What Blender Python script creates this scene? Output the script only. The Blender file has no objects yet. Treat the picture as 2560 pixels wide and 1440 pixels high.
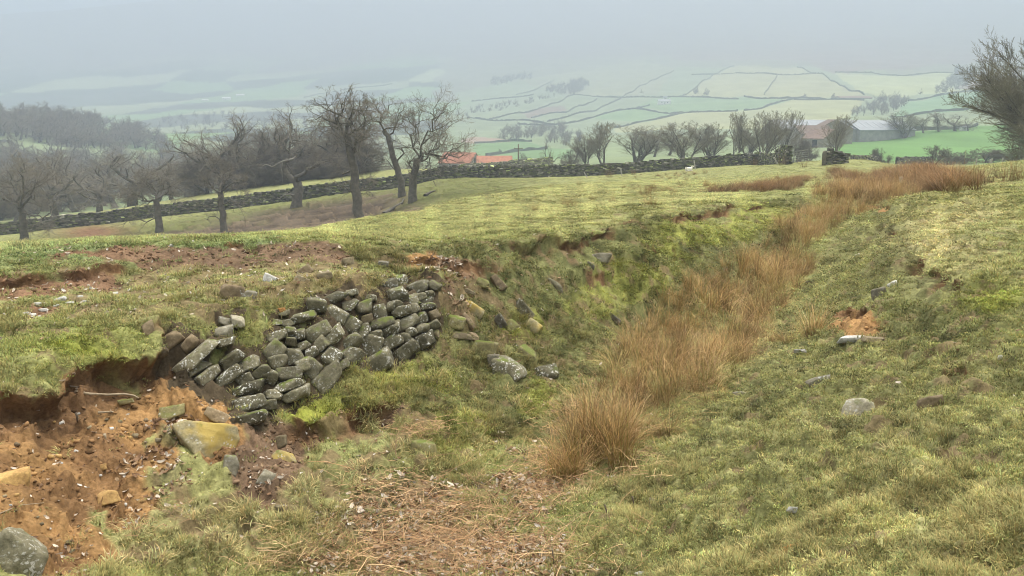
import bpy, bmesh, math, random
import numpy as np
from mathutils import Vector, Matrix, Euler

sc = bpy.context.scene
R = math.radians
PI = math.pi

# ------------------------------------------------------------------ camera
F = 2009.0                    # focal length in photo pixels (2560 wide)
CAMZ = 2.7
PITCH = math.atan(420.0 / F)
SP, CP = math.sin(PITCH), math.cos(PITCH)
cam_d = bpy.data.cameras.new('camera')
cam = bpy.data.objects.new('camera', cam_d)
sc.collection.objects.link(cam)
cam.location = (0, 0, CAMZ)
cam.rotation_euler = (PI / 2 - PITCH, 0, 0)
cam_d.sensor_width = 36.0
cam_d.lens = 36.0 * F / 2560.0
cam_d.clip_start = 0.05
cam_d.clip_end = 12000
sc.camera = cam

# ------------------------------------------------------------------ sky and sun
SUN_EL, SUN_AZ = R(66), R(48)          # azimuth measured from +Y towards +X
world = bpy.data.worlds.new('World')
sc.world = world
world.use_nodes = True
nt = world.node_tree
nt.nodes.clear()
w_out = nt.nodes.new('ShaderNodeOutputWorld')
w_bg = nt.nodes.new('ShaderNodeBackground')
w_sky = nt.nodes.new('ShaderNodeTexSky')
w_sky.sky_type = 'NISHITA'
w_sky.sun_disc = False
w_sky.sun_elevation = SUN_EL
w_sky.sun_rotation = SUN_AZ
w_sky.air_density = 1.0
w_sky.dust_density = 6.0
# overcast: a grey cloud deck, three times as bright overhead as at the horizon, over the clear sky
w_tc = nt.nodes.new('ShaderNodeTexCoord')
w_sep = nt.nodes.new('ShaderNodeSeparateXYZ')
w_ramp = nt.nodes.new('ShaderNodeValToRGB')
w_mix = nt.nodes.new('ShaderNodeMix')
w_mix.data_type = 'RGBA'
w_mul = nt.nodes.new('ShaderNodeVectorMath')
w_mul.operation = 'SCALE'
w_mul.inputs['Scale'].default_value = 13.0
w_ramp.color_ramp.elements[0].position = 0.0
w_ramp.color_ramp.elements[0].color = (0.243, 0.272, 0.318, 1)
w_e = w_ramp.color_ramp.elements.new(0.16); w_e.color = (0.295, 0.32, 0.366, 1)
w_ramp.color_ramp.elements[2].position = 1.0
w_ramp.color_ramp.elements[2].color = (1.45, 1.40, 1.31, 1)
nt.links.new(w_tc.outputs['Generated'], w_sep.inputs[0])
nt.links.new(w_sep.outputs['Z'], w_ramp.inputs[0])
nt.links.new(w_ramp.outputs[0], w_mul.inputs[0])
w_mix.inputs['Factor'].default_value = 0.9
nt.links.new(w_sky.outputs[0], w_mix.inputs['A'])
nt.links.new(w_mul.outputs[0], w_mix.inputs['B'])
nt.links.new(w_mix.outputs['Result'], w_bg.inputs['Color'])
w_bg.inputs['Strength'].default_value = 0.1
nt.links.new(w_bg.outputs[0], w_out.inputs[0])

sun_d = bpy.data.lights.new('sun', 'SUN')
sun_d.energy = 2.3
sun_d.angle = R(18)
sun_d.color = (1.0, 0.95, 0.87)
sun = bpy.data.objects.new('sun', sun_d)
sc.collection.objects.link(sun)
sun_dir = Vector((math.sin(SUN_AZ) * math.cos(SUN_EL), math.cos(SUN_AZ) * math.cos(SUN_EL), math.sin(SUN_EL)))
sun.rotation_euler = sun_dir.to_track_quat('Z', 'Y').to_euler()

sc.view_settings.view_transform = 'Standard'
sc.view_settings.look = 'None'
sc.view_settings.exposure = 1.28
sc.view_settings.gamma = 1.0
sc.view_settings.use_curve_mapping = False
sc.render.engine = 'CYCLES'
cy = sc.cycles
cy.use_denoising = True
cy.filter_width = 1.0
cy.max_bounces = 6
cy.diffuse_bounces = 2
cy.glossy_bounces = 2
cy.transmission_bounces = 2
cy.transparent_max_bounces = 6
cy.volume_bounces = 2
HAZE_DENSITY = 0.00122
HAZE_COLOR = (0.468, 0.532, 0.632)

# ------------------------------------------------------------------ numpy helpers
def _hash(ix, iy, seed):
    h = (ix.astype(np.int64) * 374761393 + iy.astype(np.int64) * 668265263 + seed * 974634253) & 0x7fffffff
    h = (h ^ (h >> 13)) * 1274126177 & 0x7fffffff
    return (h ^ (h >> 16)) & 0xffff

def noise2(x, y, seed=0):
    """gradient noise, about -1..1"""
    x = np.asarray(x, dtype=np.float64); y = np.asarray(y, dtype=np.float64)
    ix = np.floor(x); iy = np.floor(y)
    fx = x - ix; fy = y - iy
    ux = fx * fx * fx * (fx * (fx * 6 - 15) + 10); uy = fy * fy * fy * (fy * (fy * 6 - 15) + 10)
    def g(dx, dy):
        a = _hash(ix + dx, iy + dy, seed) * (2 * PI / 65536)
        return np.cos(a) * (fx - dx) + np.sin(a) * (fy - dy)
    a = g(0, 0); b = g(1, 0); c = g(0, 1); d = g(1, 1)
    return 1.5 * ((a + (b - a) * ux) * (1 - uy) + (c + (d - c) * ux) * uy)

def fbm2(x, y, octv=4, seed=0, gain=0.5):
    s = 0; a = 1.0; f = 1.0
    for o in range(octv):
        s = s + a * noise2(x * f + 17.3 * o, y * f - 9.1 * o, seed + o)
        a *= gain; f *= 2.03
    return s

def noise3(p, seed=0):
    """cheap 3D noise from three 2D slices"""
    x, y, z = p[..., 0], p[..., 1], p[..., 2]
    return (noise2(x + 0.37 * z, y - 0.21 * z, seed) + noise2(y + 0.31 * x, z - 0.27 * x, seed + 7) + noise2(z + 0.29 * y, x - 0.33 * y, seed + 13)) / 1.6

def sstep(a, b, x):
    t = np.clip((x - a) / (b - a), 0, 1)
    return t * t * (3 - 2 * t)

def in_poly(u, v, poly):
    u = np.asarray(u); v = np.asarray(v)
    inside = np.zeros(u.shape, bool)
    n = len(poly)
    for i in range(n):
        x1, y1 = poly[i]; x2, y2 = poly[(i + 1) % n]
        if y1 == y2: continue
        c = ((y1 > v) != (y2 > v)) & (u < (x2 - x1) * (v - y1) / (y2 - y1) + x1)
        inside ^= c
    return inside

def seg_dist(x, y, pts):
    """distance to a polyline and signed side (positive on the right of the walking direction)"""
    best = np.full(np.shape(x), 1e9); side = np.zeros(np.shape(x)); along = np.zeros(np.shape(x))
    acc = 0
    for (x1, y1), (x2, y2) in zip(pts[:-1], pts[1:]):
        dx, dy = x2 - x1, y2 - y1
        L = math.hypot(dx, dy)
        t = np.clip(((x - x1) * dx + (y - y1) * dy) / (L * L), 0, 1)
        qx, qy = x1 + t * dx, y1 + t * dy
        d = np.hypot(x - qx, y - qy)
        s = (x - x1) * dy - (y - y1) * dx
        m = d < best
        best = np.where(m, d, best); side = np.where(m, np.sign(s), side); along = np.where(m, acc + t * L, along)
        acc += L
    return best, side, along, acc

def mk_mesh(name, V, faces, smooth=True, colors=None, mats=None, mat_index=None, extra=None):
    """V (N,3); faces: list of int arrays (M,k)"""
    me = bpy.data.meshes.new(name)
    V = np.ascontiguousarray(V, dtype=np.float32)
    me.vertices.add(len(V))
    me.vertices.foreach_set('co', V.ravel())
    faces = [np.asarray(f, dtype=np.int32) for f in faces if len(f)]
    tot = sum(f.size for f in faces); npoly = sum(len(f) for f in faces)
    if npoly:
        me.loops.add(tot)
        me.loops.foreach_set('vertex_index', np.concatenate([f.ravel() for f in faces]))
        me.polygons.add(npoly)
        sizes = np.concatenate([np.full(len(f), f.shape[1], np.int32) for f in faces])
        starts = np.concatenate([[0], np.cumsum(sizes)[:-1]]).astype(np.int32)
        me.polygons.foreach_set('loop_start', starts)
        me.polygons.foreach_set('use_smooth', np.full(npoly, smooth, bool))
        if mat_index is not None:
            me.polygons.foreach_set('material_index', np.asarray(mat_index, dtype=np.int32))
    me.update(calc_edges=True)
    if colors is not None:
        at = me.attributes.new('Col', 'FLOAT_COLOR', 'POINT')
        c = np.ones((len(V), 4), np.float32); c[:, :3] = colors
        at.data.foreach_set('color', c.ravel())
    for k, a in (extra or {}).items():
        at = me.attributes.new(k, 'FLOAT', 'POINT')
        at.data.foreach_set('value', np.asarray(a, dtype=np.float32))
    for m in (mats or []): me.materials.append(m)
    return me

def link(name, me, parent=None, loc=(0, 0, 0), rot=None, scale=None):
    o = bpy.data.objects.new(name, me)
    sc.collection.objects.link(o)
    o.location = loc
    if rot is not None: o.rotation_euler = rot
    if scale is not None: o.scale = scale
    if parent is not None: o.parent = parent
    return o

def tag(o, label=None, cat=None, group=None, kind=None):
    if label: o['label'] = label
    if cat: o['category'] = cat
    if group: o['group'] = group
    if kind: o['kind'] = kind
    return o

# ------------------------------------------------------------------ photo pixels <-> world
def ray(u, v):
    """direction scaled so that y = 1"""
    dx = (u - 1280.0) / F; dv = (720.0 - v) / F
    y = CP + dv * SP
    return dx / y, (-SP + dv * CP) / y

def project(x, y, z):
    zz = z - CAMZ
    dep = np.maximum(y * CP - zz * SP, 1e-3)
    return 1280 + F * x / dep, 720 - F * (y * SP + zz * CP) / dep

def at_depth(u, v, Y):
    a, b = ray(u, v)
    return a * Y, Y, CAMZ + b * Y
# ------------------------------------------------------------------ stones read off the photograph
# the collapsed stretch of dry stone lining in the left bank, stone by stone (read off an enlargement: x, y, long, high, angle)
WS = [(130,675,210,110,30),(290,690,140,90,45),(330,790,340,90,38),(350,890,210,80,33),(430,940,220,90,33),(590,950,280,115,35),(570,515,110,60,-20),(675,520,90,95,0),(565,605,140,100,10),(570,680,150,60,15),
 (610,810,200,85,30),(760,850,180,105,20),(720,965,140,80,35),(754,1045,245,92,20),(770,1155,260,112,12),(790,1270,235,98,12),(940,1090,160,75,-5),(860,910,125,75,30),(930,945,120,115,50),(1075,925,190,105,0),
 (1060,1020,240,78,22),(950,745,180,125,30),(990,830,145,95,30),(1110,790,145,115,20),(980,635,150,70,20),(1080,670,85,70,0),(1090,590,85,75,0),(1180,480,200,70,15),(1060,525,95,55,0),(985,520,95,40,0),
 (1300,400,140,120,0),(1435,470,145,165,60),(1430,330,190,75,25),(1560,290,120,50,10),(1550,385,130,60,15),(1650,410,135,95,20),(1680,500,80,65,30),(1560,545,160,140,50),(1290,600,230,115,30),(1160,615,105,85,0),
 (1420,625,155,110,40),(1330,690,135,95,40),(1190,845,150,105,20),(1260,880,160,135,50),(1410,790,150,135,55),(1360,970,260,150,35),(1120,1090,220,95,20),(1540,690,215,95,30),(1555,800,185,155,35),(1480,860,140,75,30),
 (1700,700,180,180,60),(1640,575,135,75,20),(1770,820,275,145,25),(1890,670,185,105,25),(1870,570,145,85,20),(1990,760,205,115,40),(2030,690,105,125,60),(1800,530,225,85,25),(1950,435,155,85,20),(1790,440,140,115,20),
 (2000,520,185,92,25),(2030,595,95,65,20),(2100,490,125,92,25),(1980,635,95,65,0),(2110,570,105,65,20),(2200,545,115,85,25),(2140,660,135,115,20),(2220,610,75,65,0),(2210,460,85,85,30),(2090,245,165,105,20),
 (2210,235,120,62,-25),(1940,200,125,95,20),(1850,240,125,95,20),(1920,310,145,115,20),(2025,350,115,85,20),(2100,320,95,60,20),(2170,300,85,55,10),(2150,352,115,60,10),(2160,395,115,60,10),(2050,412,95,72,40),
 (1900,390,125,75,20),(1720,330,85,45,0),(900,1165,140,75,0),(1250,760,110,70,20),(1040,450,80,40,10),(660,880,120,60,30),(1180,710,130,70,20),(1760,610,90,60,20)]
LS = [ # loose stones: u, v, w, h, angle, kind, label, outline
 (515,1103,152,116,0,'yellow','largest loose boulder, kite shaped and yellow lichened, fallen below the wall end',[(-76,-48),(-44,-56),(8,-44),(74,-24),(76,0),(42,56),(4,48),(-44,20),(-62,-14)]),
 (578,1168,42,62,-12,'grey','small grey stone propped against the right corner of the fallen yellow boulder',None),
 (432,1030,66,36,5,'mossy','rounded moss spotted stone just above the fallen yellow boulder on bare soil',None),
 (545,1042,74,34,-28,'brown','thin tilted brown slab between the fallen yellow boulder and the wall foot',None),
 (712,1143,64,36,-6,'yellow','wedge shaped flat stone lying on brown soil right of the yellow boulder',[(-32,16),(-28,-10),(-18,-18),(8,-12),(32,14),(20,18)]),
 (703,1104,30,34,10,'tan','small upright stone tip just above the wedge shaped stone',None),
 (670,1195,46,36,-20,'grey','pale speckled stone in the leaves below the wedge shaped stone',None),
 (698,1272,22,22,0,'tan','small cream pebble lying in grass near the bottom of the gully bank',None),
 (1060,1122,62,42,-10,'mossy','grey green stone half covered by a wisp of dead bracken',None),
 (32,1207,84,68,0,'ochre','ochre block of clay stone at the left edge of the bare soil',None),
 (268,1244,52,36,5,'ochre','crumbly orange lump of clay alone on the bare soil',None),
 (28,1412,150,165,-35,'wall','big grey lichened boulder in the bottom left corner',None),
 (190,1104,22,12,0,'ochre','bright yellow chip of stone on the bare soil face',None),
 (258,1168,16,15,0,'ochre','small egg yellow pebble in the leaf strewn soil',None),
 (318,1003,40,14,0,'mossy','little green stone under the end of the long bleached stick',None),
 (372,828,32,48,15,'brown','narrow stone poking out of turf beside the hollow under the overhang',None),
 (676,700,42,28,-42,'white','chalk white stone standing on the brown grass above the wall',None),
 (581,736,62,48,-30,'brown','grey brown flat stone half sunk in grass above the wall, left of the split one',None),
 (622,743,34,38,-30,'grey','split white faced stone in grass above the wall',None),
 (705,776,18,14,0,'orange','small salmon pink stone on the turf at the head of the wall',None),
 (765,680,34,34,-50,'brown','dark brown pointed stone on the slope behind the wall',None),
 (752,700,36,20,-20,'tan','flat tan stone below the dark pointed one behind the wall',None),
 (813,690,34,26,10,'tan','rounded buff stone in brown grass behind the middle of the wall',None),
 (872,657,42,26,10,'tan','pinkish broad stone near the lip of the bank above the wall',None),
 (958,661,28,18,-10,'grey','small pale stone at the lip of the bank left of the little landslip',None),
 (427,615,12,9,20,'white','tiny bright white stone at the lip of the field',None),
 (1180,778,68,44,-30,'yellow','yellow green slab leaning out of the bank right of the wall end',None),
 (1140,806,48,36,-15,'mossy','rounded olive stone just right of the wall end, under the leaning slab',None),
 (1170,803,46,20,-52,'brown','thin dark slab wedged beneath the yellow green one',None),
 (1153,839,58,18,-12,'tan','flat sandy slab low in the bank right of the wall end',None),
 (1185,845,30,20,-35,'brown','small brown stone at the tip of the flat sandy slab',None),
 (1208,877,70,56,-10,'mossy','broad flat mossy slab in the bank below the sandy one',None),
 (1232,908,34,44,0,'slate','dark stone behind the white patched rock',None),
 (1266,928,84,62,-35,'wall','large grey rock with a white lichen patch at the foot of the bank',None),
 (1317,888,46,38,-20,'mossy','faint grey green stone above the white patched rock',None),
 (1363,933,60,40,8,'wall','dark cracked grey block at the foot of the bank nearest the rushes',None),
 (1330,815,44,32,-35,'yellow','light topped slab with a dark gap below in the middle of the bank',None),
 (1310,778,62,30,-40,'wall','long grey slab above the light topped one in the bank',None),
 (1250,806,28,40,30,'slate','dark upright slab edge left of the long grey slab',None),
 (1281,818,36,34,-35,'mossy','mossy slab edge between the dark upright one and the light topped one',None),
 (1387,713,48,24,-35,'wall','slanting grey slab alone high in the bank',None),
 (1243,708,46,24,-50,'brown','steep brown slab below the little landslip',None),
 (1207,708,34,24,-20,'mossy','mossy rounded stone left of the steep brown slab',None),
 (1173,731,34,16,-35,'tan','thin pale slab edge below the leaf strewn landslip',None),
 (1503,645,46,26,-5,'grey','whitish speckled rock outcrop on the bank, upper of two',None),
 (1474,667,26,22,-40,'slate','dark pitted rock outcrop on the bank, lower of two',None),
 (1536,797,38,16,-35,'slate','dark slate tip at the left edge of the rushes',None),
 (2145,1028,84,68,12,'grey','biggest rock on the right bank, grey with pale lichen',[(-42,30),(-38,-4),(-20,-30),(8,-32),(36,-18),(40,6),(26,28),(-14,34)]),
 (2325,1006,64,28,28,'brown','flat tipped brown grey stone right of the biggest rock on the right bank',None),
 (2050,953,60,24,28,'grey','low dark grey stone with white spots left of the biggest right bank rock',None),
 (2132,848,66,20,8,'white','pale flat slab below the orange scar on the right bank, left of a pair',None),
 (2185,849,54,16,2,'tan','pinkish flat slab below the orange scar on the right bank, right of a pair',None),
 (2000,878,32,11,6,'white','thin white flake beside the rushes on the right bank',None),
 (2003,906,48,16,8,'mossy','dull grey green slab just below the thin white flake',None),
 (2196,742,34,44,10,'slate','dark boulder jutting from the right bank above the orange scar',None),
 (2231,711,28,14,40,'white','white bird shaped stone on top of the dark jutting boulder',None),
 (1633,1263,20,36,0,'slate','small upright grey stone standing alone on the green slope',None),
 (1981,1371,54,20,28,'orange','flat orange stone lying in long grass on the near right bank',None),
 (1605,1436,36,14,5,'white','white stone cut by the bottom edge of the view',None),
 (2027,706,28,14,35,'slate','small slate flake at the right edge of the rushes',None),
 (2140,641,22,10,25,'white','small pale stone high on the right bank',None),
 (2290,1283,18,26,20,'slate','small dark pointed stone hidden in grass near the viewer',None),
 (1985,1275,40,18,10,'white','whitish lump of stone in tufted grass on the near right bank',None),
 (1850,985,34,12,5,'grey','low flat grey stone where the right bank meets the rushes',None),
 (2500,895,14,16,0,'white','little white stone in the moss at the right edge',None),
]

def stone_mask(u, v, grow_wall=1.0, grow_loose=.8, loose=True):
    m = np.zeros(np.shape(u), bool)
    E = [(380 + x / 3.131, 640 + y / 3.131, w / 3.131 * .5 * grow_wall, h / 3.131 * .5 * grow_wall, a) for x, y, w, h, a in WS]
    if loose: E += [(q[0], q[1], q[2] * .5 * grow_loose, q[3] * .5 * grow_loose, q[4]) for q in LS]
    for cu, cv, a_, b_, ang in E:
        ca, sa = math.cos(math.radians(ang)), math.sin(math.radians(ang))
        p = (u - cu) * ca - (v - cv) * sa; q = (u - cu) * sa + (v - cv) * ca
        m |= (p / a_) ** 2 + (q / b_) ** 2 < 1
    return m
# ------------------------------------------------------------------ terrain: control points read off the photograph, each with a height or a distance
CZ = [  # (u, v, z)
 (3000,1440,1.2),(2560,1440,1.12),(2300,1440,.98),(1900,1440,.62),(1600,1440,.25),(1350,1440,.03),(1000,1440,0),(700,1440,.12),(400,1440,.35),(100,1440,.6),(-300,1440,.8),
 (3000,1250,1.2),(2560,1250,1.12),(2200,1250,.85),(1900,1250,.55),(1600,1250,.15),(1300,1250,0),(1000,1250,.05),(750,1250,.25),(450,1250,.42),(150,1250,.65),(-200,1250,.85),
 (3000,1100,1.25),(2560,1100,1.15),(2200,1100,.82),(1900,1100,.45),(1650,1100,.12),(1450,1100,0),(1200,1100,.1),(950,1100,.27),(700,1130,.38),(500,1130,.5),(150,1100,.75),(-200,1100,.95),
 (2900,950,1.25),(2560,950,1.17),(2250,950,.85),(1950,950,.38),(1750,950,.1),(1500,950,.06),(1300,950,.22),(1000,960,.4),(850,1000,.42),(690,1060,.42),(580,1000,.62),(400,1000,.7),(100,1010,.93),(-200,1000,1.05),
 (930,925,.45),(1080,885,.5),(560,790,1.08),(850,735,1.1),(1000,690,1.12),(1100,700,1.08),(720,900,.74),(850,850,.8),(1000,800,.82),
 (390,860,1.02),(200,890,1.05),(0,920,1.08),(0,850,1.15),(300,790,1.17),(0,760,1.24),(0,690,1.33),(300,690,1.27),(600,690,1.2),(850,680,1.18),(-300,760,1.3),
 (-300,660,1.42),(0,645,1.4),(300,620,1.42),(560,606,1.4),(800,608,1.36),(1000,614,1.3),(1200,606,1.25),(1400,590,1.2),(1550,565,1.12),(1700,530,1.0),(1850,507,.9),(2010,488,.6),
 (1250,750,.75),(1250,850,.42),(1450,700,.7),(1450,800,.35),(1580,760,.26),(1600,650,.74),(1770,710,.04),(1790,620,.46),(1885,630,.12),(1950,530,.42),(1990,568,.12),
 (1640,880,-.15),(1700,850,-.2),(1830,780,-.2),(1930,690,-.16),(2008,605,-.1),(2062,552,0),(2100,505,0),(2200,470,.05),(2300,455,.1),
 (1880,900,.05),(2020,775,.10),(2045,700,.10),(2085,600,.16),(2150,530,.35),
 (2900,800,1.3),(2560,765,1.30),(2360,690,1.20),(2280,610,1.10),(2210,518,.86),(2150,780,.65),(2300,850,.85),(2100,880,.5),(2180,640,.6),
 (2900,640,1.35),(2560,640,1.2),(2560,560,1.15),(2450,560,1.05),(2560,480,1.0),(2400,500,.85),(2560,440,.9),(2400,465,.5),
]
CY = [  # (u, v, distance)
 (2700,390,47),(2560,404,45),(2450,420,42),(2320,433,48),(2180,403,75),(2250,415,70),(2180,425,62),(2100,430,60),(2000,415,85),(2000,440,55),(1900,470,38),(1900,430,70),
 (1800,500,24),(1800,450,55),(1800,425,85),(1600,530,18),(1600,490,32),(1600,455,65),(1600,435,88),(1400,560,14.5),(1400,510,30),(1400,470,60),(1400,447,88),
 (1200,575,14),(1200,530,28),(1200,490,52),(1200,455,85),(1060,530,36),(1000,580,15),(1000,545,30),(895,556,26),(758,580,20),(560,591,18),(300,600,17),(0,610,16),(-300,625,15),(-300,640,11),
 (0,637,9.3),(300,615,10.2),(600,603,10.5),(800,601,10.6),(1000,606,10.3),(1200,598,10.5),(1400,583,11.3),(-300,650,9.6),(1550,556,14),(1700,520,17.5),(0,628,11.5),(300,611,12.5),(560,599,13),(800,594,13),(1000,598,12),(1200,590,11.8),(1400,575,12.3),(-300,640,12),(1000,530,60),(1000,500,76),(900,552,72),(740,515,82),(740,570,66),(560,582,72),(400,580,74),(60,603,75),(-300,640,75),
 (1000,470,92),(900,478,91),(740,500,90),(560,525,90),(400,541,90),(300,555,90),(100,572,90),(-200,600,90),
 (1100,447,92),(1300,444,93),(1500,439,95),(1700,424,97),(1900,410,99),(2060,411,100),(2200,410,112),
 (560,482,106),(300,523,106),(800,448,106),(1000,425,106),(60,560,106),
 (1200,405,230),(1300,360,450),(1450,400,260),(1150,352,480),
 (1150,330,620),(1200,300,750),(1300,270,900),(1300,235,1100),(1300,190,1350),(1300,120,1800),
 (1700,395,170),(1700,330,480),(1700,280,700),(1700,240,900),(1700,200,1100),(1700,160,1350),(1700,100,1750),
 (2400,412,130),(2560,405,130),(2000,362,245),(2200,353,255),(2000,300,420),(2000,240,750),(2000,190,1000),(2000,130,1450),(2000,70,1900),
 (2300,395,160),(2300,330,265),(2300,290,430),(2300,240,700),(2300,180,1000),(2300,100,1500),(2560,330,265),(2560,270,450),(2560,210,800),(2560,130,1300),(2800,300,300),(2800,200,800),
 (600,345,520),(600,290,950),(600,250,1250),(600,200,1600),(600,120,2000),(300,260,1300),(300,180,1700),(0,250,1300),(0,180,1700),(900,340,560),(900,290,900),(900,240,1250),(900,180,1600),(900,110,2000),(20,362,330),
]
CX = [ (740,28,-2.2),(300,28,-2.9),(560,28,-2.6),(0,26,-2.7),(895,34,-2.5),(-300,26,-3.2),  # hidden ground (u, distance, z)
 (2560,80,-3),(2400,80,-3.2),(2320,75,-2.6),(2560,62,-1.2),(1000,45,-3.9),(900,45,-5),(740,40,-5.2),(560,40,-5.6),(400,40,-5.8),(60,40,-6.2),(-300,40,-6.5),
 (1300,120,-5),(1500,120,-4.6),(300,180,-15),(600,180,-14),(900,180,-12.5),(0,180,-16),(-300,180,-16),(300,300,-17),(600,350,-16),(900,350,-14),
 (130,430,5),(0,430,3),(250,430,-3),(340,430,-9),(430,430,-14),(130,600,-11),(0,600,-10),(-300,430,2),
 (1280,2600,420),(600,2600,420),(2000,2600,420),(0,2600,420),(2560,2600,420),(2560,1900,240),(0,2100,230),
]
_pts = []
for u, v, z in CZ:
    a, b = ray(u, v); Y = (z - CAMZ) / b; _pts.append((a * Y, Y, z))
for u, v, Y in CY: _pts.append(at_depth(u, v, Y))
for u, Y, z in CX:
    a, b = ray(u, 300); _pts.append((a * Y, Y, z))
_pts = np.array(_pts)
_r = np.hypot(_pts[:, 0], _pts[:, 1]); _th = np.arctan2(_pts[:, 0], _pts[:, 1])
_cu, _cl = _th, np.log(_r)
_w = (_pts[:, 2] - CAMZ) / _r
def _phi(d2): return np.where(d2 > 1e-12, 0.5 * d2 * np.log(np.maximum(d2, 1e-12)), 0)
_n = len(_pts)
_A = np.zeros((_n + 3, _n + 3))
_d2 = (_cu[:, None] - _cu[None]) ** 2 + (_cl[:, None] - _cl[None]) ** 2
_A[:_n, :_n] = _phi(_d2) + np.eye(_n) * 2e-4
_A[:_n, _n] = 1; _A[:_n, _n + 1] = _cu; _A[:_n, _n + 2] = _cl
_A[_n:, :_n] = _A[:_n, _n:].T
_sol = np.linalg.solve(_A, np.concatenate([_w, [0, 0, 0]]))
TH0, TH1, NTH = -0.95, 0.95, 420
L0, L1, NL = math.log(1.6), math.log(2700), 900
_tg = np.linspace(TH0, TH1, NTH); _lg = np.linspace(L0, L1, NL)
WG = np.zeros((NL, NTH))
for i0 in range(0, NL, 20):
    T, L = np.meshgrid(np.clip(_tg, -0.75, 0.75), _lg[i0:i0 + 20])
    d2 = (T.ravel()[:, None] - _cu[None]) ** 2 + (L.ravel()[:, None] - _cl[None]) ** 2
    WG[i0:i0 + 20] = (_phi(d2) @ _sol[:_n] + _sol[_n] + _sol[_n + 1] * T.ravel() + _sol[_n + 2] * L.ravel()).reshape(T.shape)

def base_z(x, y):
    r = np.maximum(np.hypot(x, y), 1e-3); th = np.arctan2(x, y)
    fi = np.clip((np.log(r) - L0) / (L1 - L0) * (NL - 1), 0, NL - 1.001)
    fj = np.clip((th - TH0) / (TH1 - TH0) * (NTH - 1), 0, NTH - 1.001)
    i = fi.astype(int); j = fj.astype(int); a = fi - i; b = fj - j
    w = (WG[i, j] * (1 - b) + WG[i, j + 1] * b) * (1 - a) + (WG[i + 1, j] * (1 - b) + WG[i + 1, j + 1] * b) * a
    z = CAMZ + w * np.clip(r, 1.6, 2700)
    k = sstep(1.6, 2.4, r)
    return z * k + 1.08 * (1 - k)

def hit(u, v, f=None, rmin=1.7, rmax=2600):
    """first point of the ground along the photo's ray"""
    f = f or base_z
    a, b = ray(u, v)
    Y = np.exp(np.linspace(math.log(rmin), math.log(rmax), 3000))
    d = CAMZ + b * Y - f(a * Y, Y)
    k = np.argmax(d < 0) if (d < 0).any() else len(Y) - 1
    k = max(k, 1)
    t = d[k - 1] / (d[k - 1] - d[k]) if d[k - 1] != d[k] else 0
    t = min(max(t, 0), 1)
    y = Y[k - 1] + (Y[k] - Y[k - 1]) * t
    return a * y, y, CAMZ + b * y

# turf lips: a broken edge of turf with bare ground dropped below it (pixels, drop, reach, overhang)
LIPS = [
 ([(-160,985),(0,985),(60,965),(110,950),(150,925),(230,893),(310,888),(350,870),(385,850),(400,815)], .22, 1.0, .13),
 ([(-200,700),(0,688),(100,684),(200,668),(300,664),(380,655)], .10, .7, .04),
 ([(1005,640),(1040,650),(1090,668),(1160,662),(1240,660)], .09, .5, .05),
 ([(700,1035),(760,1062),(830,1050),(880,1015),(920,1010),(1000,1012)], .13, .6, .07),
 ([(2078,812),(2110,782),(2160,766),(2205,772)], .14, .35, .06),
 ([(2150,525),(2190,517),(2235,520)], .12, .8, .06),
 ([(1500,560),(1540,555),(1600,548)], .06, .4, .03), ([(1850,520),(1900,505),(1960,500)], .08, .5, .04), ([(1250,612),(1330,604),(1400,596),(1470,584),(1540,572)], .12, .5, .09), ([(1620,553),(1680,540),(1740,528),(1800,518),(1900,502)], .18, .6, .10), ([(2290,640),(2340,668),(2390,697),(2440,738)], .10, .5, .06), ([(2200,560),(2240,575),(2262,600)], .08, .4, .05), ([(1400,690),(1460,672),(1530,668)], .08, .4, .05), ([(1560,640),(1620,622),(1690,600)], .08, .4, .05), ([(2300,930),(2380,925),(2450,950)], .06, .3, .04), ([(2000,1180),(2080,1170),(2150,1190)], .05, .3, .04), ([(1200,1080),(1260,1060),(1330,1050)], .07, .4, .05),
 ([(550,603),(600,606),(640,604)], .06, .5, .02),
 ([(2290,690),(2350,680),(2400,690)], .05, .3, .02),
]
LIPW = []
for px, drop, reach, over in LIPS:
    q = [hit(u, v) for u, v in px]
    s = hit(px[len(px) // 2][0], px[len(px) // 2][1] + 12)
    _, sd, _, _ = seg_dist(np.array([s[0]]), np.array([s[1]]), [(p[0], p[1]) for p in q])
    LIPW.append(([(p[0], p[1]) for p in q], drop, reach, over, float(sd[0]) or 1.0))

def lip_shape(xn, yn, drop, over):
    lump = .5 + .5 * noise2(xn * 3.2, yn * 3.2, 35); l2 = noise2(xn * 8, yn * 8, 36)
    return drop * (.55 + .6 * lump), over * (.15 + 1.3 * lump + .5 * l2)

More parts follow.
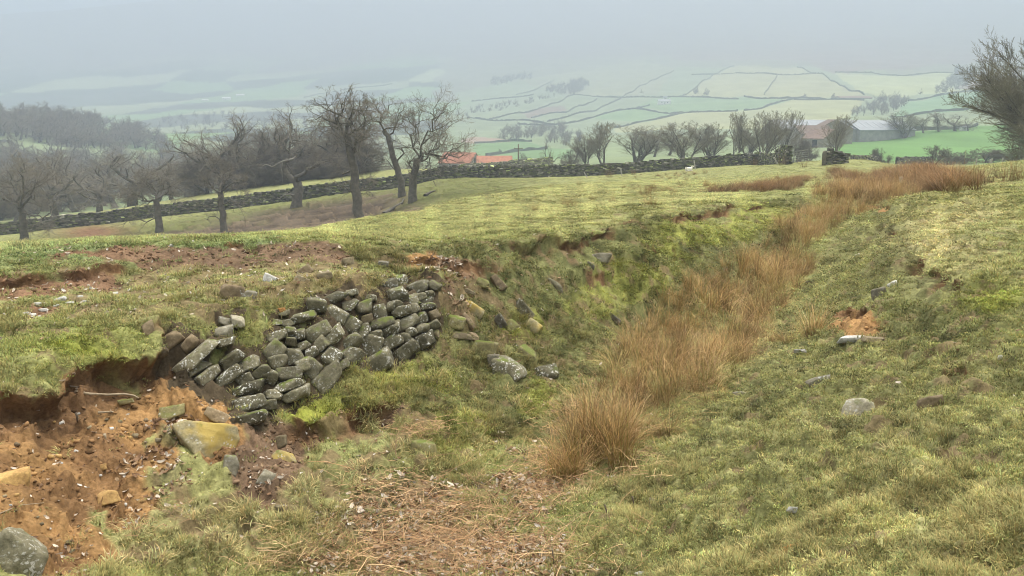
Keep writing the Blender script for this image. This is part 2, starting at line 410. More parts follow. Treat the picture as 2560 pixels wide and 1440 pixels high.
def lip_terms(x, y):
    dz = np.zeros(np.shape(x)); sx = np.zeros(np.shape(x)); sy = np.zeros(np.shape(x))
    near = np.hypot(x, y) < 30
    if not near.any(): return dz, sx, sy
    xn, yn = x[near], y[near]
    jx = xn + .08 * noise2(xn * 4, yn * 4, 31) + .03 * noise2(xn * 14, yn * 14, 32)
    jy = yn + .08 * noise2(xn * 4, yn * 4, 33) + .03 * noise2(xn * 14, yn * 14, 34)
    dzn = np.zeros(xn.shape); sxn = np.zeros(xn.shape); syn = np.zeros(xn.shape)
    for pts, drop, reach, over, sgn in LIPW:
        d, side, al, tot = seg_dist(jx, jy, pts)
        s = d * side * sgn
        endf = sstep(0, .12 * tot, al) * sstep(0, .12 * tot, tot - al)
        endf = np.where((al <= 0) | (al >= tot), 0, endf)
        drop, over = lip_shape(xn, yn, drop, over)
        dzn -= endf * drop * sstep(0.0, .08, s) * np.exp(-np.maximum(s, 0) / reach)
        g = np.array(pts[-1]) - np.array(pts[0]); g = g / np.hypot(*g)
        nx, ny = g[1] * sgn, -g[0] * sgn
        b = over * endf * sstep(-.3, 0, s) * (1 - sstep(.0, .05, s)) - .6 * over * endf * sstep(.03, .08, s) * (1 - sstep(.1, .35, s))
        sxn += nx * b; syn += ny * b
    dz[near] = dzn; sx[near] = sxn; sy[near] = syn
    return dz, sx, sy

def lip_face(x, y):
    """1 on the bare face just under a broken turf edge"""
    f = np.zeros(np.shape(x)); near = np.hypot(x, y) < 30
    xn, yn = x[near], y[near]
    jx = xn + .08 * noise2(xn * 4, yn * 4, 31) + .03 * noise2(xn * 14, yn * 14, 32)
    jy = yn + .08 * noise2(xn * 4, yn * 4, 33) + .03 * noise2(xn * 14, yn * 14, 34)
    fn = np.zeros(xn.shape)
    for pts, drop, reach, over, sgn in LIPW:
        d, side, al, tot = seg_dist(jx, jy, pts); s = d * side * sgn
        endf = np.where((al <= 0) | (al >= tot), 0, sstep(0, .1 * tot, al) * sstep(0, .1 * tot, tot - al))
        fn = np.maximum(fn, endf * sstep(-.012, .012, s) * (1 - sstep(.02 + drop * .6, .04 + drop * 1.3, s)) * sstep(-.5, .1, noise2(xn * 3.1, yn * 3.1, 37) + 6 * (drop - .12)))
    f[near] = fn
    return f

# ------------------------------------------------------------------ ground cover: blobs (u, v, ru, rv, amount) over the near ground, in photo pixels
SOIL_O = [(120,1090,190,110,1),(60,1250,170,140,1),(330,1000,150,70,1),(250,1130,130,110,1),(420,960,90,80,1),(520,1010,60,50,1),(150,1370,160,90,.9),(330,1230,80,80,.75),(400,1120,60,70,.7),(560,1090,60,60,.8),
          (2140,812,72,46,1.1),(2190,521,40,9,1.0),(1065,655,50,24,.8),(230,960,130,50,1)]
SOIL_B = [(330,640,220,18,.8),(500,632,240,22,1),(760,640,180,22,.9),(900,640,90,18,.6),(600,650,300,16,.7),(60,715,130,34,1),(230,700,110,34,.9),(420,640,150,24,.8),(600,625,170,20,1),(420,622,120,12,.9),(700,640,200,26,.9),(540,655,170,16,.7),(760,628,110,18,1),(680,1120,90,90,1),(640,1200,60,60,.9),(960,1025,60,22,.9),(1100,660,90,18,.9),(110,770,110,24,.6),(740,1075,90,30,.8),
          (1130,720,40,40,.6),(600,660,200,26,.45),(1180,690,60,20,.6),(2420,1360,60,25,.5),(2150,1330,60,25,.5)]
LITTER = [(1050,1330,280,140,1),(1250,1400,260,90,1),(900,1420,250,60,.8),(1280,1240,180,80,.8),(1330,1120,110,70,.5),(700,1180,90,60,.5),(1500,1200,140,50,.45),(1100,680,110,45,.6),(1150,760,50,60,.6),(380,1180,140,130,.6),(150,1300,180,120,.45),(450,1050,110,60,.7),(1380,1020,60,70,.4)]
THIN = [(600,700,520,70,1),(900,740,260,70,.8),(350,740,240,60,.8),(1180,760,130,120,.75),(300,650,260,30,.7),(700,1250,260,120,.55),(950,1100,220,110,.5),(1350,820,160,160,.4),(1500,680,260,80,.3),(2300,900,260,160,.25),(450,1300,160,120,.5)]
LIME = [(800,1010,95,50,1),(1750,600,150,60,.75),(1560,700,130,70,.6),(1480,760,90,50,.5),(1300,830,90,60,.45),(150,860,160,60,.55),(1020,960,160,50,.6),(2480,760,80,40,.7),(1900,540,80,40,.7),(1150,1080,120,60,.5),(1340,1000,60,50,.6),(600,860,70,50,.3)]
DARKG = [(1250,720,160,100,.5),(1550,620,180,40,.6),(2350,800,170,70,.75),(2200,1150,160,80,.35),(150,830,200,80,.45),(700,900,200,120,.35),(950,1200,180,110,.5),(1900,1330,160,80,.4),(500,1370,130,60,.4),(1700,560,120,25,.5),(1480,650,160,60,.45),(600,760,200,60,.3)]
STRAW = [(2400,600,200,90,.65),(2450,450,160,50,.6),(1500,500,400,40,.45),(2250,1300,170,110,.5),(2100,1100,200,60,.2),(1200,1080,60,60,.4),(500,700,260,40,.55),(300,790,150,40,.45),(2000,1400,180,60,.5),(2430,1340,180,110,.6),(2300,1100,120,60,.4),(600,1330,240,90,.55),(1150,960,60,60,.3),(900,720,160,40,.5),(1400,540,300,30,.45),(1900,880,60,40,.5)]

def blob(bl, u, v, r, lim=60):
    s = np.zeros(np.shape(u))
    for bu, bv, ru, rv, am in bl:
        d = ((u - bu) / ru) ** 2 + ((v - bv) / rv) ** 2
        s = np.maximum(s, am * np.exp(-0.9 * d * np.sqrt(np.maximum(d, 1e-9))))
    return np.where(r < lim, s, 0)

def cover(x, y, z, r):
    """soil-orange, soil-brown, litter, lime, dark, straw weights 0..1 with ragged edges"""
    u, v = project(x, y, z)
    n = .35 * fbm2(x * 2.3, y * 2.3, 4, 50)
    ju = u + n * 60; jv = v + .3 * fbm2(x * 2.1 + 40, y * 2.1, 4, 57) * 60 / np.clip(r / 6, 1, 4)
    lim = np.where(v < 605, 70, 14)
    o = [blob(b, ju, jv, r, lim) for b in (SOIL_O, SOIL_B, LITTER, LIME, DARKG, STRAW, THIN)]
    return o, n

def soil_mask(o, n):
    return sstep(.36, .55, o[0] + .5 * n), sstep(.40, .62, o[1] + .6 * n)

def relief(x, y, z, r):
    """hummocks, terracettes and clods"""
    dz = np.zeros(np.shape(x))
    m = r < 120
    xn, yn, zn, rn = x[m], y[m], z[m], r[m]
    e = .25
    gx = (base_z(xn + e, yn) - base_z(xn - e, yn)) / (2 * e); gy = (base_z(xn, yn + e) - base_z(xn, yn - e)) / (2 * e)
    slope = np.hypot(gx, gy)
    bank = sstep(.12, .4, slope) * (1 - sstep(30, 60, rn))
    d = .05 * fbm2(xn / 3.1, yn / 3.1, 3, 3) * sstep(2, 8, rn)
    d += (.014 + .050 * bank) * fbm2(xn * 1.9, yn * 1.9, 3, 5) * (1 - sstep(40, 70, rn))
    d += (.018 + .050 * bank) * np.abs(fbm2(xn * 5.5, yn * 5.5, 3, 9)) * (1 - sstep(15, 30, rn))
    # terracettes: little steps that run along the contour
    ph = zn / .16 + 1.2 * fbm2(xn * .9, yn * .9, 3, 21)
    st = (ph - np.floor(ph))
    d += bank * .06 * (st - .5) * -1 * sstep(.2, .5, .5 + .5 * noise2(xn * 1.3, yn * 1.3, 23))
    o, n = cover(xn, yn, zn, rn)
    so, sb = soil_mask(o, n)
    s = np.maximum(so, sb)
    d += s * (.03 * fbm2(xn * 5, yn * 5, 4, 71, .6) + .014 * np.abs(noise2(xn * 22, yn * 22, 73))) - .02 * s
    # deep brown slope beyond the crest: sheep tracks
    uu, vv = project(xn, yn, zn)
    t2 = sstep(40, 50, rn) * (1 - sstep(88, 95, rn)) * (uu < 1250)
    ph2 = zn / .8 + 1.3 * fbm2(xn / 6, yn / 6, 3, 27)
    d += t2 * .42 * ((ph2 - np.floor(ph2)) - .5) * (.6 + .6 * noise2(xn / 3, yn / 3, 28))
    dz[m] = d
    return dz

def ground_z(x, y):
    x = np.asarray(x, float); y = np.asarray(y, float)
    z = base_z(x, y)
    dz, _, _ = lip_terms(x, y)
    return z + dz

def full_z(x, y):
    x = np.asarray(x, float); y = np.asarray(y, float)
    z = base_z(x, y); r = np.hypot(x, y)
    dz, _, _ = lip_terms(x, y)
    return z + dz + relief(x, y, z, r)

def ghit(u, v, **k): return hit(u, v, f=ground_z, **k)

# ------------------------------------------------------------------ far fields, each with its own crop of grass (photo pixels, colour)
G_BRIGHT, G_MID, G_PALE, G_YEL, RUST, MOOR = (.125,.20,.08), (.17,.22,.11), (.25,.28,.16), (.27,.27,.14), (.185,.145,.11), (.17,.13,.115)
FIELDS = [
 ([(0,200),(2560,60),(2560,230),(0,300)], (.17,.17,.115)),
 ([(1140,350),(1140,230),(1290,200),(1430,180),(1700,170),(1900,165),(2060,165),(2560,220),(2560,330),(1900,345),(1140,345)], (.19,.225,.13)),
 ([(1690,150),(2000,150),(2090,185),(2500,150),(2560,60),(1600,100)], MOOR),
 ([(1290,200),(1600,150),(1690,170),(1640,240),(1440,240)], (.21,.22,.13)),
 ([(1784,187),(1840,164),(1993,167),(2071,195),(2110,220),(2160,239),(2060,245),(1952,248),(1860,242),(1707,242)], G_YEL),
 ([(2088,181),(2249,188),(2382,182),(2390,230),(2230,245),(2150,235)], (.30,.32,.16)),
 ([(1182,362),(1279,353),(1312,353),(1362,364),(1440,371),(1418,398),(1307,400),(1187,400)], G_BRIGHT),
 ([(1150,356),(1180,345),(1270,349),(1279,353),(1182,362)], (.27,.2,.15)),
 ([(1571,276),(1718,285),(1840,280),(1900,272),(1612,303),(1487,294)], (.16,.235,.11)),
 ([(1537,317),(1718,285),(1985,249),(2160,253),(2120,300),(1960,320),(1540,330)], (.27,.275,.135)),
 ([(1640,246),(1860,244),(1985,249),(1902,271),(1718,284),(1580,272)], (.155,.225,.11)),
 ([(1300,284),(1400,262),(1420,272),(1330,296)], RUST),
 ([(2271,250),(2332,242),(2482,227),(2560,215),(2560,262),(2463,270),(2415,281),(2332,284),(2230,290)], (.15,.235,.12)),
 ([(2332,242),(2482,225),(2560,205),(2560,190),(2420,222)], G_YEL),
 ([(2380,225),(2440,190),(2500,180),(2560,170),(2560,190),(2420,222)], RUST),
 ([(2060,412),(2090,360),(2138,342),(2221,331),(2388,323),(2443,314),(2560,310),(2600,420)], (.105,.20,.055)),
 ([(520,345),(600,338),(680,345),(680,352),(520,352)], (.4,.4,.25)),
]
def far_color(x, y, z, r):
    u, v = project(x, y, z)
    ju = u + 6 * noise2(x / 40, y / 40, 90); jv = v + 3 * noise2(x / 40, y / 40, 91)
    c = np.tile(np.array((.18,.22,.11)), (len(x), 1))
    for poly, col in FIELDS:
        m = in_poly(ju, jv, poly)
        c[m] = col
    # left-hand valley side: patchwork of strips
    left = (u + 110 * noise2(x / 160, y / 160, 96) < 1120) & (r > 450)
    k = np.floor(r / 130 + .8 * noise2(x / 200, y / 200, 93)) + 7 * np.floor(x / 170 + .5 * noise2(x / 250, y / 250, 94))
    h = (np.sin(k * 12.9898) * 43758.5453) % 1.0
    pc = np.array([(.17,.25,.11),(.26,.29,.16),(.07,.085,.055),(.22,.25,.14),(.09,.10,.075)])[(h * 4.99).astype(int)]
    c[left] = pc[left]
    moor = sstep(80, 150, z + 25 * fbm2(x / 260, y / 260, 3, 95))[:, None]
    c = c * (1 - moor) + np.array((.15, .125, .105)) * moor
    c *= (1 + .16 * fbm2(x / 14, y / 30, 4, 97) + .08 * noise2(x / 70, y / 70, 98))[:, None]
    return np.clip(c, .02, 1)

GRASS_Y, GRASS_O, GRASS_L, GRASS_D, GRASS_S = map(np.array, ((.34,.335,.13), (.24,.235,.09), (.34,.365,.055), (.115,.14,.045), (.56,.48,.25)))
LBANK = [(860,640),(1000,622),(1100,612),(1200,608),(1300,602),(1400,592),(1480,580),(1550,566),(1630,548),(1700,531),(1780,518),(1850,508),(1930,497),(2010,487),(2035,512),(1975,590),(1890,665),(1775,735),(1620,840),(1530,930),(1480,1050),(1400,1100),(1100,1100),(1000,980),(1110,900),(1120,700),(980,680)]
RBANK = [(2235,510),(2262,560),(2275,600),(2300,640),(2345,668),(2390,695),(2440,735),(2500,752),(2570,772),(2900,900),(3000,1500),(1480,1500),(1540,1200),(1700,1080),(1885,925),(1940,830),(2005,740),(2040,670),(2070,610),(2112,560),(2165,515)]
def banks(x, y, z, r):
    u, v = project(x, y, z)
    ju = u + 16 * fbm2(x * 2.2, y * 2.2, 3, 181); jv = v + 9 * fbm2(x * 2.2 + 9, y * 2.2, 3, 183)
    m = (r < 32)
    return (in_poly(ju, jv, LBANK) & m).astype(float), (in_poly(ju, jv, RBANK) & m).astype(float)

def thin_mask(x, y, r, o):
    """where the sward is worn through to brown thatch and soil"""
    return sstep(.05, .45, fbm2(x * 4.2, y * 4.2, 4, 141) - .22 + .78 * o[6]) * (1 - .6 * sstep(14, 24, r))

def grass_color(x, y, z, r, o=None, n=None):
    """colour of the living sward by place, with gully shading put into the banks"""
    if o is None: o, n = cover(x, y, z, r)
    u, v = project(x, y, z)
    n1 = fbm2(x * .8, y * .8, 4, 101); n2 = fbm2(x * 2.6, y * 2.6, 3, 111)
    field = sstep(10, 16, r) * (v < 600)
    c = GRASS_Y * np.ones((len(x), 1))
    t = np.clip(.42 + .42 * n1 + .35 * n2 - .35 * field, 0, 1)[:, None]
    c = c * (1 - t) + GRASS_O * t
    for w, col in ((o[5], GRASS_S), (o[4], GRASS_D), (o[3], GRASS_L)):
        k = np.clip(w * (1 + .9 * n2), 0, 1)[:, None] * .85
        c = c * (1 - k) + col * k
    k = np.clip(o[6] * (.75 + .9 * n1), 0, 1)[:, None] * .6
    c = c * (1 - k) + np.array((.27,.22,.10)) * k
    cg = sstep(.35, .8, n2 * .7 + .3 * noise2(x * 7, y * 7, 117))[:, None] * .4
    c = c * (1 - cg) + np.array((.10,.165,.045)) * cg
    # greener strip where the field meets the eye, olive hollow beyond, brown leaf-strewn slope under the oaks
    lb, rb = banks(x, y, z, r)
    e = .3
    sl = np.hypot(base_z(x + e, y) - base_z(x - e, y), base_z(x, y + e) - base_z(x, y - e)) / (2 * e)
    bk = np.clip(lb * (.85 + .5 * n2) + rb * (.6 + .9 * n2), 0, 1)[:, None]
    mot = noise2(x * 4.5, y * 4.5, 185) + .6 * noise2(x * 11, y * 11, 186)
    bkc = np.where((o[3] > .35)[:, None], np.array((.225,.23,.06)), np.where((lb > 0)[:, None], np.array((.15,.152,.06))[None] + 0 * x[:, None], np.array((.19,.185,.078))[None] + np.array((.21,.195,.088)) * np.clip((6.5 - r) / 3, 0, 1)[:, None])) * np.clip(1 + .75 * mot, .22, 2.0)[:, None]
    c = c * (1 - .85 * bk) + bkc * .85 * bk  # mossier banks, their colour darkened further to stand in for shading on the slopes
    flat = ((1 - np.maximum(lb, rb)) * (1 - sstep(.16, .34, sl)) * (r > 5) * (1 - sstep(100, 130, r)))[:, None]
    c = c * (1 - .6 * flat) + np.array((.285,.30,.115)) * .6 * flat * (1 + .25 * n2[:, None])
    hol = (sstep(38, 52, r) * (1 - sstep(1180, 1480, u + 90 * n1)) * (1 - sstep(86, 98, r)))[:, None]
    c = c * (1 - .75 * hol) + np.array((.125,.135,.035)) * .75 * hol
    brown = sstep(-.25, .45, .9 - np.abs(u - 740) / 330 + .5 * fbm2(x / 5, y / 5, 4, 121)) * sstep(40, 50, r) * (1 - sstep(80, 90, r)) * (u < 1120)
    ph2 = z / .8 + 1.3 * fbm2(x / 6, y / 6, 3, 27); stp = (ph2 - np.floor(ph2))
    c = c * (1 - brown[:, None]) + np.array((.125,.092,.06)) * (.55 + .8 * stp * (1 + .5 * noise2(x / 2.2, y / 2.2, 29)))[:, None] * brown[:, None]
    br2 = np.exp(-(((u - 230) / 90) ** 2 + ((v - 580) / 22) ** 2)) * sstep(40, 50, r)
    c = c * (1 - br2[:, None]) + np.array((.22,.115,.06)) * br2[:, None]
    mint = np.exp(-((v - (640 - .03 * u)) / 30) ** 2) * (u < 700) * (r < 20) * .8
    c = c * (1 - mint[:, None]) + np.array((.21,.265,.115)) * mint[:, None]
    return np.clip(c * (1 + .18 * noise2(x * 11, y * 11, 131))[:, None], .01, 1)

def in_wall(x, y, z, r, loose=False):
    u, v = project(x, y, z); out = np.zeros(np.shape(u), bool)
    m = (r < 25) & (v > 600)
    out[m] = stone_mask(u[m], v[m], 1.55 if not loose else 1.15, .85, loose)
    return out
def wall_bed(x, y, z, r, g):
    m = in_wall(x, y, z, r)
    g[m] = np.array((.08,.06,.036)) * (1 + .4 * noise2(x[m] * 9, y[m] * 9, 171))[:, None]
    return g

def near_color(x, y, z, r):
    o, n = cover(x, y, z, r)
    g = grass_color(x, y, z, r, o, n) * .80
    so, sb = soil_mask(o, n)
    li = sstep(.45, .8, o[2] + .7 * n)[:, None] * .7
    g = g * (1 - li) + np.array((.22,.165,.105)) * li
    thin = thin_mask(x, y, r, o)[:, None] * .85
    g = g * (1 - thin) + np.array((.175,.125,.066)) * (1 + .3 * noise2(x * 9, y * 9, 145))[:, None] * thin
    f1 = fbm2(x * 3.3, y * 3.3, 4, 143)[:, None]
    co = np.array((.31,.18,.074)) * (1 + .28 * f1) * np.array((1, 1, 1))
    dk = sstep(-.35, .5, fbm2(x * 1.7, y * 1.7, 4, 147))[:, None]
    co = co * (1 - .75 * dk) + np.array((.145,.080,.038)) * .75 * dk
    cb = np.array((.165,.108,.066)) * (1 + .3 * f1)
    rufous = np.exp(-(((project(x, y, z)[0] - 100) / 260) ** 2))[:, None]
    cb = cb * (1 - .3 * rufous) + np.array((.27,.125,.06)) * .3 * rufous
    g = g * (1 - sb[:, None]) + cb * sb[:, None]
    g = g * (1 - so[:, None]) + co * so[:, None]
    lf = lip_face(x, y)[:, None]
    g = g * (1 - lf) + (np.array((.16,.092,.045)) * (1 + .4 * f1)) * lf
    g = wall_bed(x, y, z, r, g)
    return np.clip(g, .01, 1)
# ------------------------------------------------------------------ materials
def new_mat(name):
    m = bpy.data.materials.new(name); m.use_nodes = True
    nt = m.node_tree; nt.nodes.clear()
    out = nt.nodes.new('ShaderNodeOutputMaterial'); b = nt.nodes.new('ShaderNodeBsdfPrincipled')
    b.inputs['Roughness'].default_value = .9
    b.inputs['Specular IOR Level'].default_value = .2
    nt.links.new(b.outputs[0], out.inputs[0])
    return m, nt, b

def N(nt, kind, **kw):
    n = nt.nodes.new(kind)
    for k, v in kw.items():
        if hasattr(n, k): setattr(n, k, v)
        else: n.inputs[k.replace('_', ' ')].default_value = v
    return n

def ramp(nt, src, stops):
    r = nt.nodes.new('ShaderNodeValToRGB')
    e = r.color_ramp.elements
    while len(e) < len(stops): e.new(0.5)
    for i, (p, c) in enumerate(stops):
        e[i].position = p; e[i].color = (c, c, c, 1) if np.isscalar(c) else (*c, 1)
    nt.links.new(src, r.inputs[0])
    return r.outputs[0]

def mix(nt, fac, a, b, blend='MIX'):
    m = nt.nodes.new('ShaderNodeMix'); m.data_type = 'RGBA'; m.blend_type = blend
    for s, x in (('Factor', fac), ('A', a), ('B', b)):
        if hasattr(x, 'is_linked'): nt.links.new(x, m.inputs[s])
        elif np.isscalar(x): m.inputs[s].default_value = x if s == 'Factor' else (x, x, x, 1)
        else: m.inputs[s].default_value = (*x, 1)
    return m.outputs['Result']

def bump(nt, b, h, strength=.5, dist=.02):
    n = nt.nodes.new('ShaderNodeBump'); n.inputs['Strength'].default_value = strength; n.inputs['Distance'].default_value = dist
    nt.links.new(h, n.inputs['Height']); nt.links.new(n.outputs[0], b.inputs['Normal'])

def noise_node(nt, scale, detail=4, rough=.6, vec=None, dist=0):
    n = nt.nodes.new('ShaderNodeTexNoise'); n.inputs['Scale'].default_value = scale; n.inputs['Detail'].default_value = detail
    n.inputs['Roughness'].default_value = rough; n.inputs['Distortion'].default_value = dist
    if vec is not None: nt.links.new(vec, n.inputs['Vector'])
    return n.outputs['Fac']

def flat_mat(name, col, rough=.9, var=.25, scale=6, bs=.3, bd=.01, spec=.2):
    m, nt, b = new_mat(name)
    tc = nt.nodes.new('ShaderNodeTexCoord')
    f = noise_node(nt, scale, 5, .65, tc.outputs['Object'])
    c = mix(nt, 1.0, col, ramp(nt, f, ((.3, 1 - var), (.7, 1 + var))), 'MULTIPLY')
    nt.links.new(c, b.inputs['Base Color'])
    b.inputs['Roughness'].default_value = rough; b.inputs['Specular IOR Level'].default_value = spec
    bump(nt, b, f, bs, bd)
    return m

m_ground, nt, b = new_mat('turf and soil')
at = N(nt, 'ShaderNodeAttribute', attribute_name='Col')
tc = nt.nodes.new('ShaderNodeTexCoord')
f1 = noise_node(nt, 38, 5, .7, tc.outputs['Object']); f2 = noise_node(nt, 5.0, 4, .6, tc.outputs['Object'])
c = mix(nt, 1.0, at.outputs['Color'], ramp(nt, f1, ((.25, .55), (.5, 1.0), (.75, 1.45))), 'MULTIPLY')
c = mix(nt, 1.0, c, ramp(nt, f2, ((.3, .82), (.7, 1.18))), 'MULTIPLY')
nt.links.new(c, b.inputs['Base Color'])
b.inputs['Specular IOR Level'].default_value = .12
bump(nt, b, f1, .55, .03)

# ------------------------------------------------------------------ the ground: one sheet out to the horizon, finest near the viewer
TM = 0.80
ths = np.concatenate([np.linspace(-TM, TM, 1001), np.linspace(TM, 2 * PI - TM, 72)[1:-1]])
lr = np.concatenate([np.linspace(math.log(.5), math.log(1.6), 10)[:-1], np.arange(math.log(1.6), math.log(3.2), .0046), np.arange(math.log(3.2), math.log(9), .0026), np.arange(math.log(9), math.log(40), .0046),
                     np.arange(math.log(40), math.log(130), .0075), np.arange(math.log(130), math.log(2600), .0095), [math.log(2600)]])
NT_, NR_ = len(ths), len(lr)
TT, RR = np.meshgrid(ths, np.exp(lr))
gx = (np.sin(TT) * RR).ravel(); gy = (np.cos(TT) * RR).ravel(); gr = RR.ravel()
gz0 = base_z(gx, gy)
dz, sx, sy = lip_terms(gx, gy)
gzb = np.minimum(gz0 + dz, 460)
gz = gzb + relief(gx, gy, gz0, gr)
gz = gz + sstep(200, 500, gr) * 2.5 * noise2(gx / 60, gy / 60, 201)
col = np.zeros((len(gx), 3))
mn = (gr < 170); mf = gr > 130
cn = near_color(gx[mn], gy[mn], gz0[mn], gr[mn]); cf = far_color(gx[mf], gy[mf], gz0[mf], gr[mf])
tmp = np.zeros_like(col); tmp[mf] = cf
col[mn] = cn
kb = sstep(132, 165, gr)[:, None]
col = col * (1 - kb) + tmp * kb
V = np.stack([gx + sx, gy + sy, gz], 1)
i, j = np.meshgrid(np.arange(NR_ - 1), np.arange(NT_), indexing='ij')
i = i.ravel(); j = j.ravel(); j2 = (j + 1) % NT_
quads = np.stack([i * NT_ + j, i * NT_ + j2, (i + 1) * NT_ + j2, (i + 1) * NT_ + j], 1)[:, ::-1]
cen = len(V)
V = np.concatenate([V, [[0, 0, V[:NT_, 2].mean()]]]); col = np.concatenate([col, col[:1]])
tris = np.stack([np.arange(NT_), (np.arange(NT_) + 1) % NT_, np.full(NT_, cen)], 1)[:, ::-1]
ground = link('ground', mk_mesh('ground', V, [quads, tris], True, col, [m_ground]))
tag(ground, 'rough green pasture, gully and valley sides running back into mist', 'ground', kind='structure')
ZMIN = float(V[:, 2].min())
print('ground', len(V), 'zmin', ZMIN, 'zmax', V[:, 2].max())
# ------------------------------------------------------------------ scattering of uncountable ground cover
def scatter_tree(coll):
    ng = bpy.data.node_groups.new('scatter', 'GeometryNodeTree')
    ng.interface.new_socket('Geometry', in_out='INPUT', socket_type='NodeSocketGeometry')
    ng.interface.new_socket('Geometry', in_out='OUTPUT', socket_type='NodeSocketGeometry')
    gi = ng.nodes.new('NodeGroupInput'); go = ng.nodes.new('NodeGroupOutput')
    iop = ng.nodes.new('GeometryNodeInstanceOnPoints'); ci = ng.nodes.new('GeometryNodeCollectionInfo')
    ci.inputs['Collection'].default_value = coll
    ci.inputs['Separate Children'].default_value = True; ci.inputs['Reset Children'].default_value = True
    iop.inputs['Pick Instance'].default_value = True
    def na(name, t):
        n = ng.nodes.new('GeometryNodeInputNamedAttribute'); n.data_type = t; n.inputs['Name'].default_value = name
        return n.outputs[0]
    L = ng.links.new
    L(gi.outputs[0], iop.inputs['Points']); L(ci.outputs[0], iop.inputs['Instance'])
    L(na('idx', 'INT'), iop.inputs['Instance Index']); L(na('rot', 'FLOAT_VECTOR'), iop.inputs['Rotation']); L(na('scl', 'FLOAT_VECTOR'), iop.inputs['Scale'])
    L(iop.outputs[0], go.inputs[0])
    return ng

def scatter(name, P, rot, scl, idx, tint, meshes, label=None, cat=None):
    coll = bpy.data.collections.new(name + ' kinds')
    for k, me in enumerate(meshes):
        coll.objects.link(bpy.data.objects.new('%s kind %02d' % (name, k), me))
    me = bpy.data.meshes.new(name); n = len(P)
    me.vertices.add(n); me.vertices.foreach_set('co', np.ascontiguousarray(P, dtype=np.float32).ravel())
    def att(nm, t, key, a, dt):
        x = me.attributes.new(nm, t, 'POINT'); x.data.foreach_set(key, np.ascontiguousarray(a, dtype=dt).ravel())
    att('rot', 'FLOAT_VECTOR', 'vector', rot, np.float32); att('scl', 'FLOAT_VECTOR', 'vector', scl, np.float32)
    att('idx', 'INT', 'value', idx, np.int32); att('tint', 'FLOAT_VECTOR', 'vector', tint, np.float32)
    me.update()
    o = link(name, me)
    md = o.modifiers.new('scatter', 'NODES'); md.node_group = scatter_tree(coll)
    tag(o, label, cat, kind='stuff')
    return o

def tint_mat(name, sat=0.25, trans=.25, rough=.75):
    m, nt, b = new_mat(name)
    a = N(nt, 'ShaderNodeAttribute', attribute_name='tint', attribute_type='INSTANCER')
    c = N(nt, 'ShaderNodeAttribute', attribute_name='Col')
    r = mix(nt, 1.0, a.outputs['Color'], c.outputs['Color'], 'MULTIPLY')
    nt.links.new(r, b.inputs['Base Color'])
    b.inputs['Roughness'].default_value = rough; b.inputs['Specular IOR Level'].default_value = .15
    if trans:
        out = [n for n in nt.nodes if n.type == 'OUTPUT_MATERIAL'][0]
        t = nt.nodes.new('ShaderNodeBsdfTranslucent'); nt.links.new(r, t.inputs['Color'])
        ms = nt.nodes.new('ShaderNodeMixShader'); ms.inputs[0].default_value = trans
        nt.links.new(b.outputs[0], ms.inputs[1]); nt.links.new(t.outputs[0], ms.inputs[2]); nt.links.new(ms.outputs[0], out.inputs[0])
    return m

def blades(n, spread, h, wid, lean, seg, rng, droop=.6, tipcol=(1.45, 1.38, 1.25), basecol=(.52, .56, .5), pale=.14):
    """a tuft of n curved blades; returns mesh arrays"""
    V = []; Fq = []; C = []
    for k in range(n):
        a = rng.uniform(0, 2 * PI); rr = spread * math.sqrt(rng.uniform(0, 1))
        p = np.array([rr * math.cos(a), rr * math.sin(a), -.15 * h])
        az = a + rng.normal(0, .9)
        el = PI / 2 - abs(rng.normal(0, lean)) - .25 * rr / max(spread, 1e-3) * lean
        L = h * rng.uniform(.55, 1.15)
        w = wid * rng.uniform(.7, 1.3); side = np.array([-math.sin(az), math.cos(az), 0])
        b = 1.0 if rng.random() > pale else 1.5
        hue = rng.uniform(.8, 1.2)
        i0 = len(V)
        for s in range(seg + 1):
            t = s / seg
            ww = w * (1 - t ** 1.5) if s < seg else w * .08
            V += [p - side * ww / 2, p + side * ww / 2]
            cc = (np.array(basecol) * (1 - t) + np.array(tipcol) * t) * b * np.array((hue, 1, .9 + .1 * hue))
            C += [cc, cc]
            e = el - droop * t * t
            p = p + np.array([math.cos(az) * math.cos(e), math.sin(az) * math.cos(e), math.sin(e)]) * L / seg
        for s in range(seg): Fq.append((i0 + 2 * s, i0 + 2 * s + 1, i0 + 2 * s + 3, i0 + 2 * s + 2))
    return np.array(V), np.array(Fq), np.array(C)

rng = np.random.default_rng(5)
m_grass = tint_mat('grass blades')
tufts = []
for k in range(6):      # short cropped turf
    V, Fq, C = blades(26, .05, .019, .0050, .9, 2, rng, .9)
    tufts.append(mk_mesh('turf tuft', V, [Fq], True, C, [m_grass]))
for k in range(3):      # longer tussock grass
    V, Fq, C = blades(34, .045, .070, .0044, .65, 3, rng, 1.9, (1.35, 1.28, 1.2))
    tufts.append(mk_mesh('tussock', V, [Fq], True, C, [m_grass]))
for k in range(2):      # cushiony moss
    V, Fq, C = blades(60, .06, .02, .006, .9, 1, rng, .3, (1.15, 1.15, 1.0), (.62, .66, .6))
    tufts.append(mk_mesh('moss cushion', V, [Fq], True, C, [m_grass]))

def polar_points(n, th0, th1, r0, r1, rng):
    th = rng.uniform(th0, th1, n); r = np.exp(rng.uniform(math.log(r0), math.log(r1), n))
    return np.sin(th) * r, np.cos(th) * r, r

def sample_ground(x, y):
    z0 = base_z(x, y); r = np.hypot(x, y)
    d, sx, sy = lip_terms(x, y)
    return x + sx, y + sy, z0 + d + relief(x, y, z0, r), z0, r, d

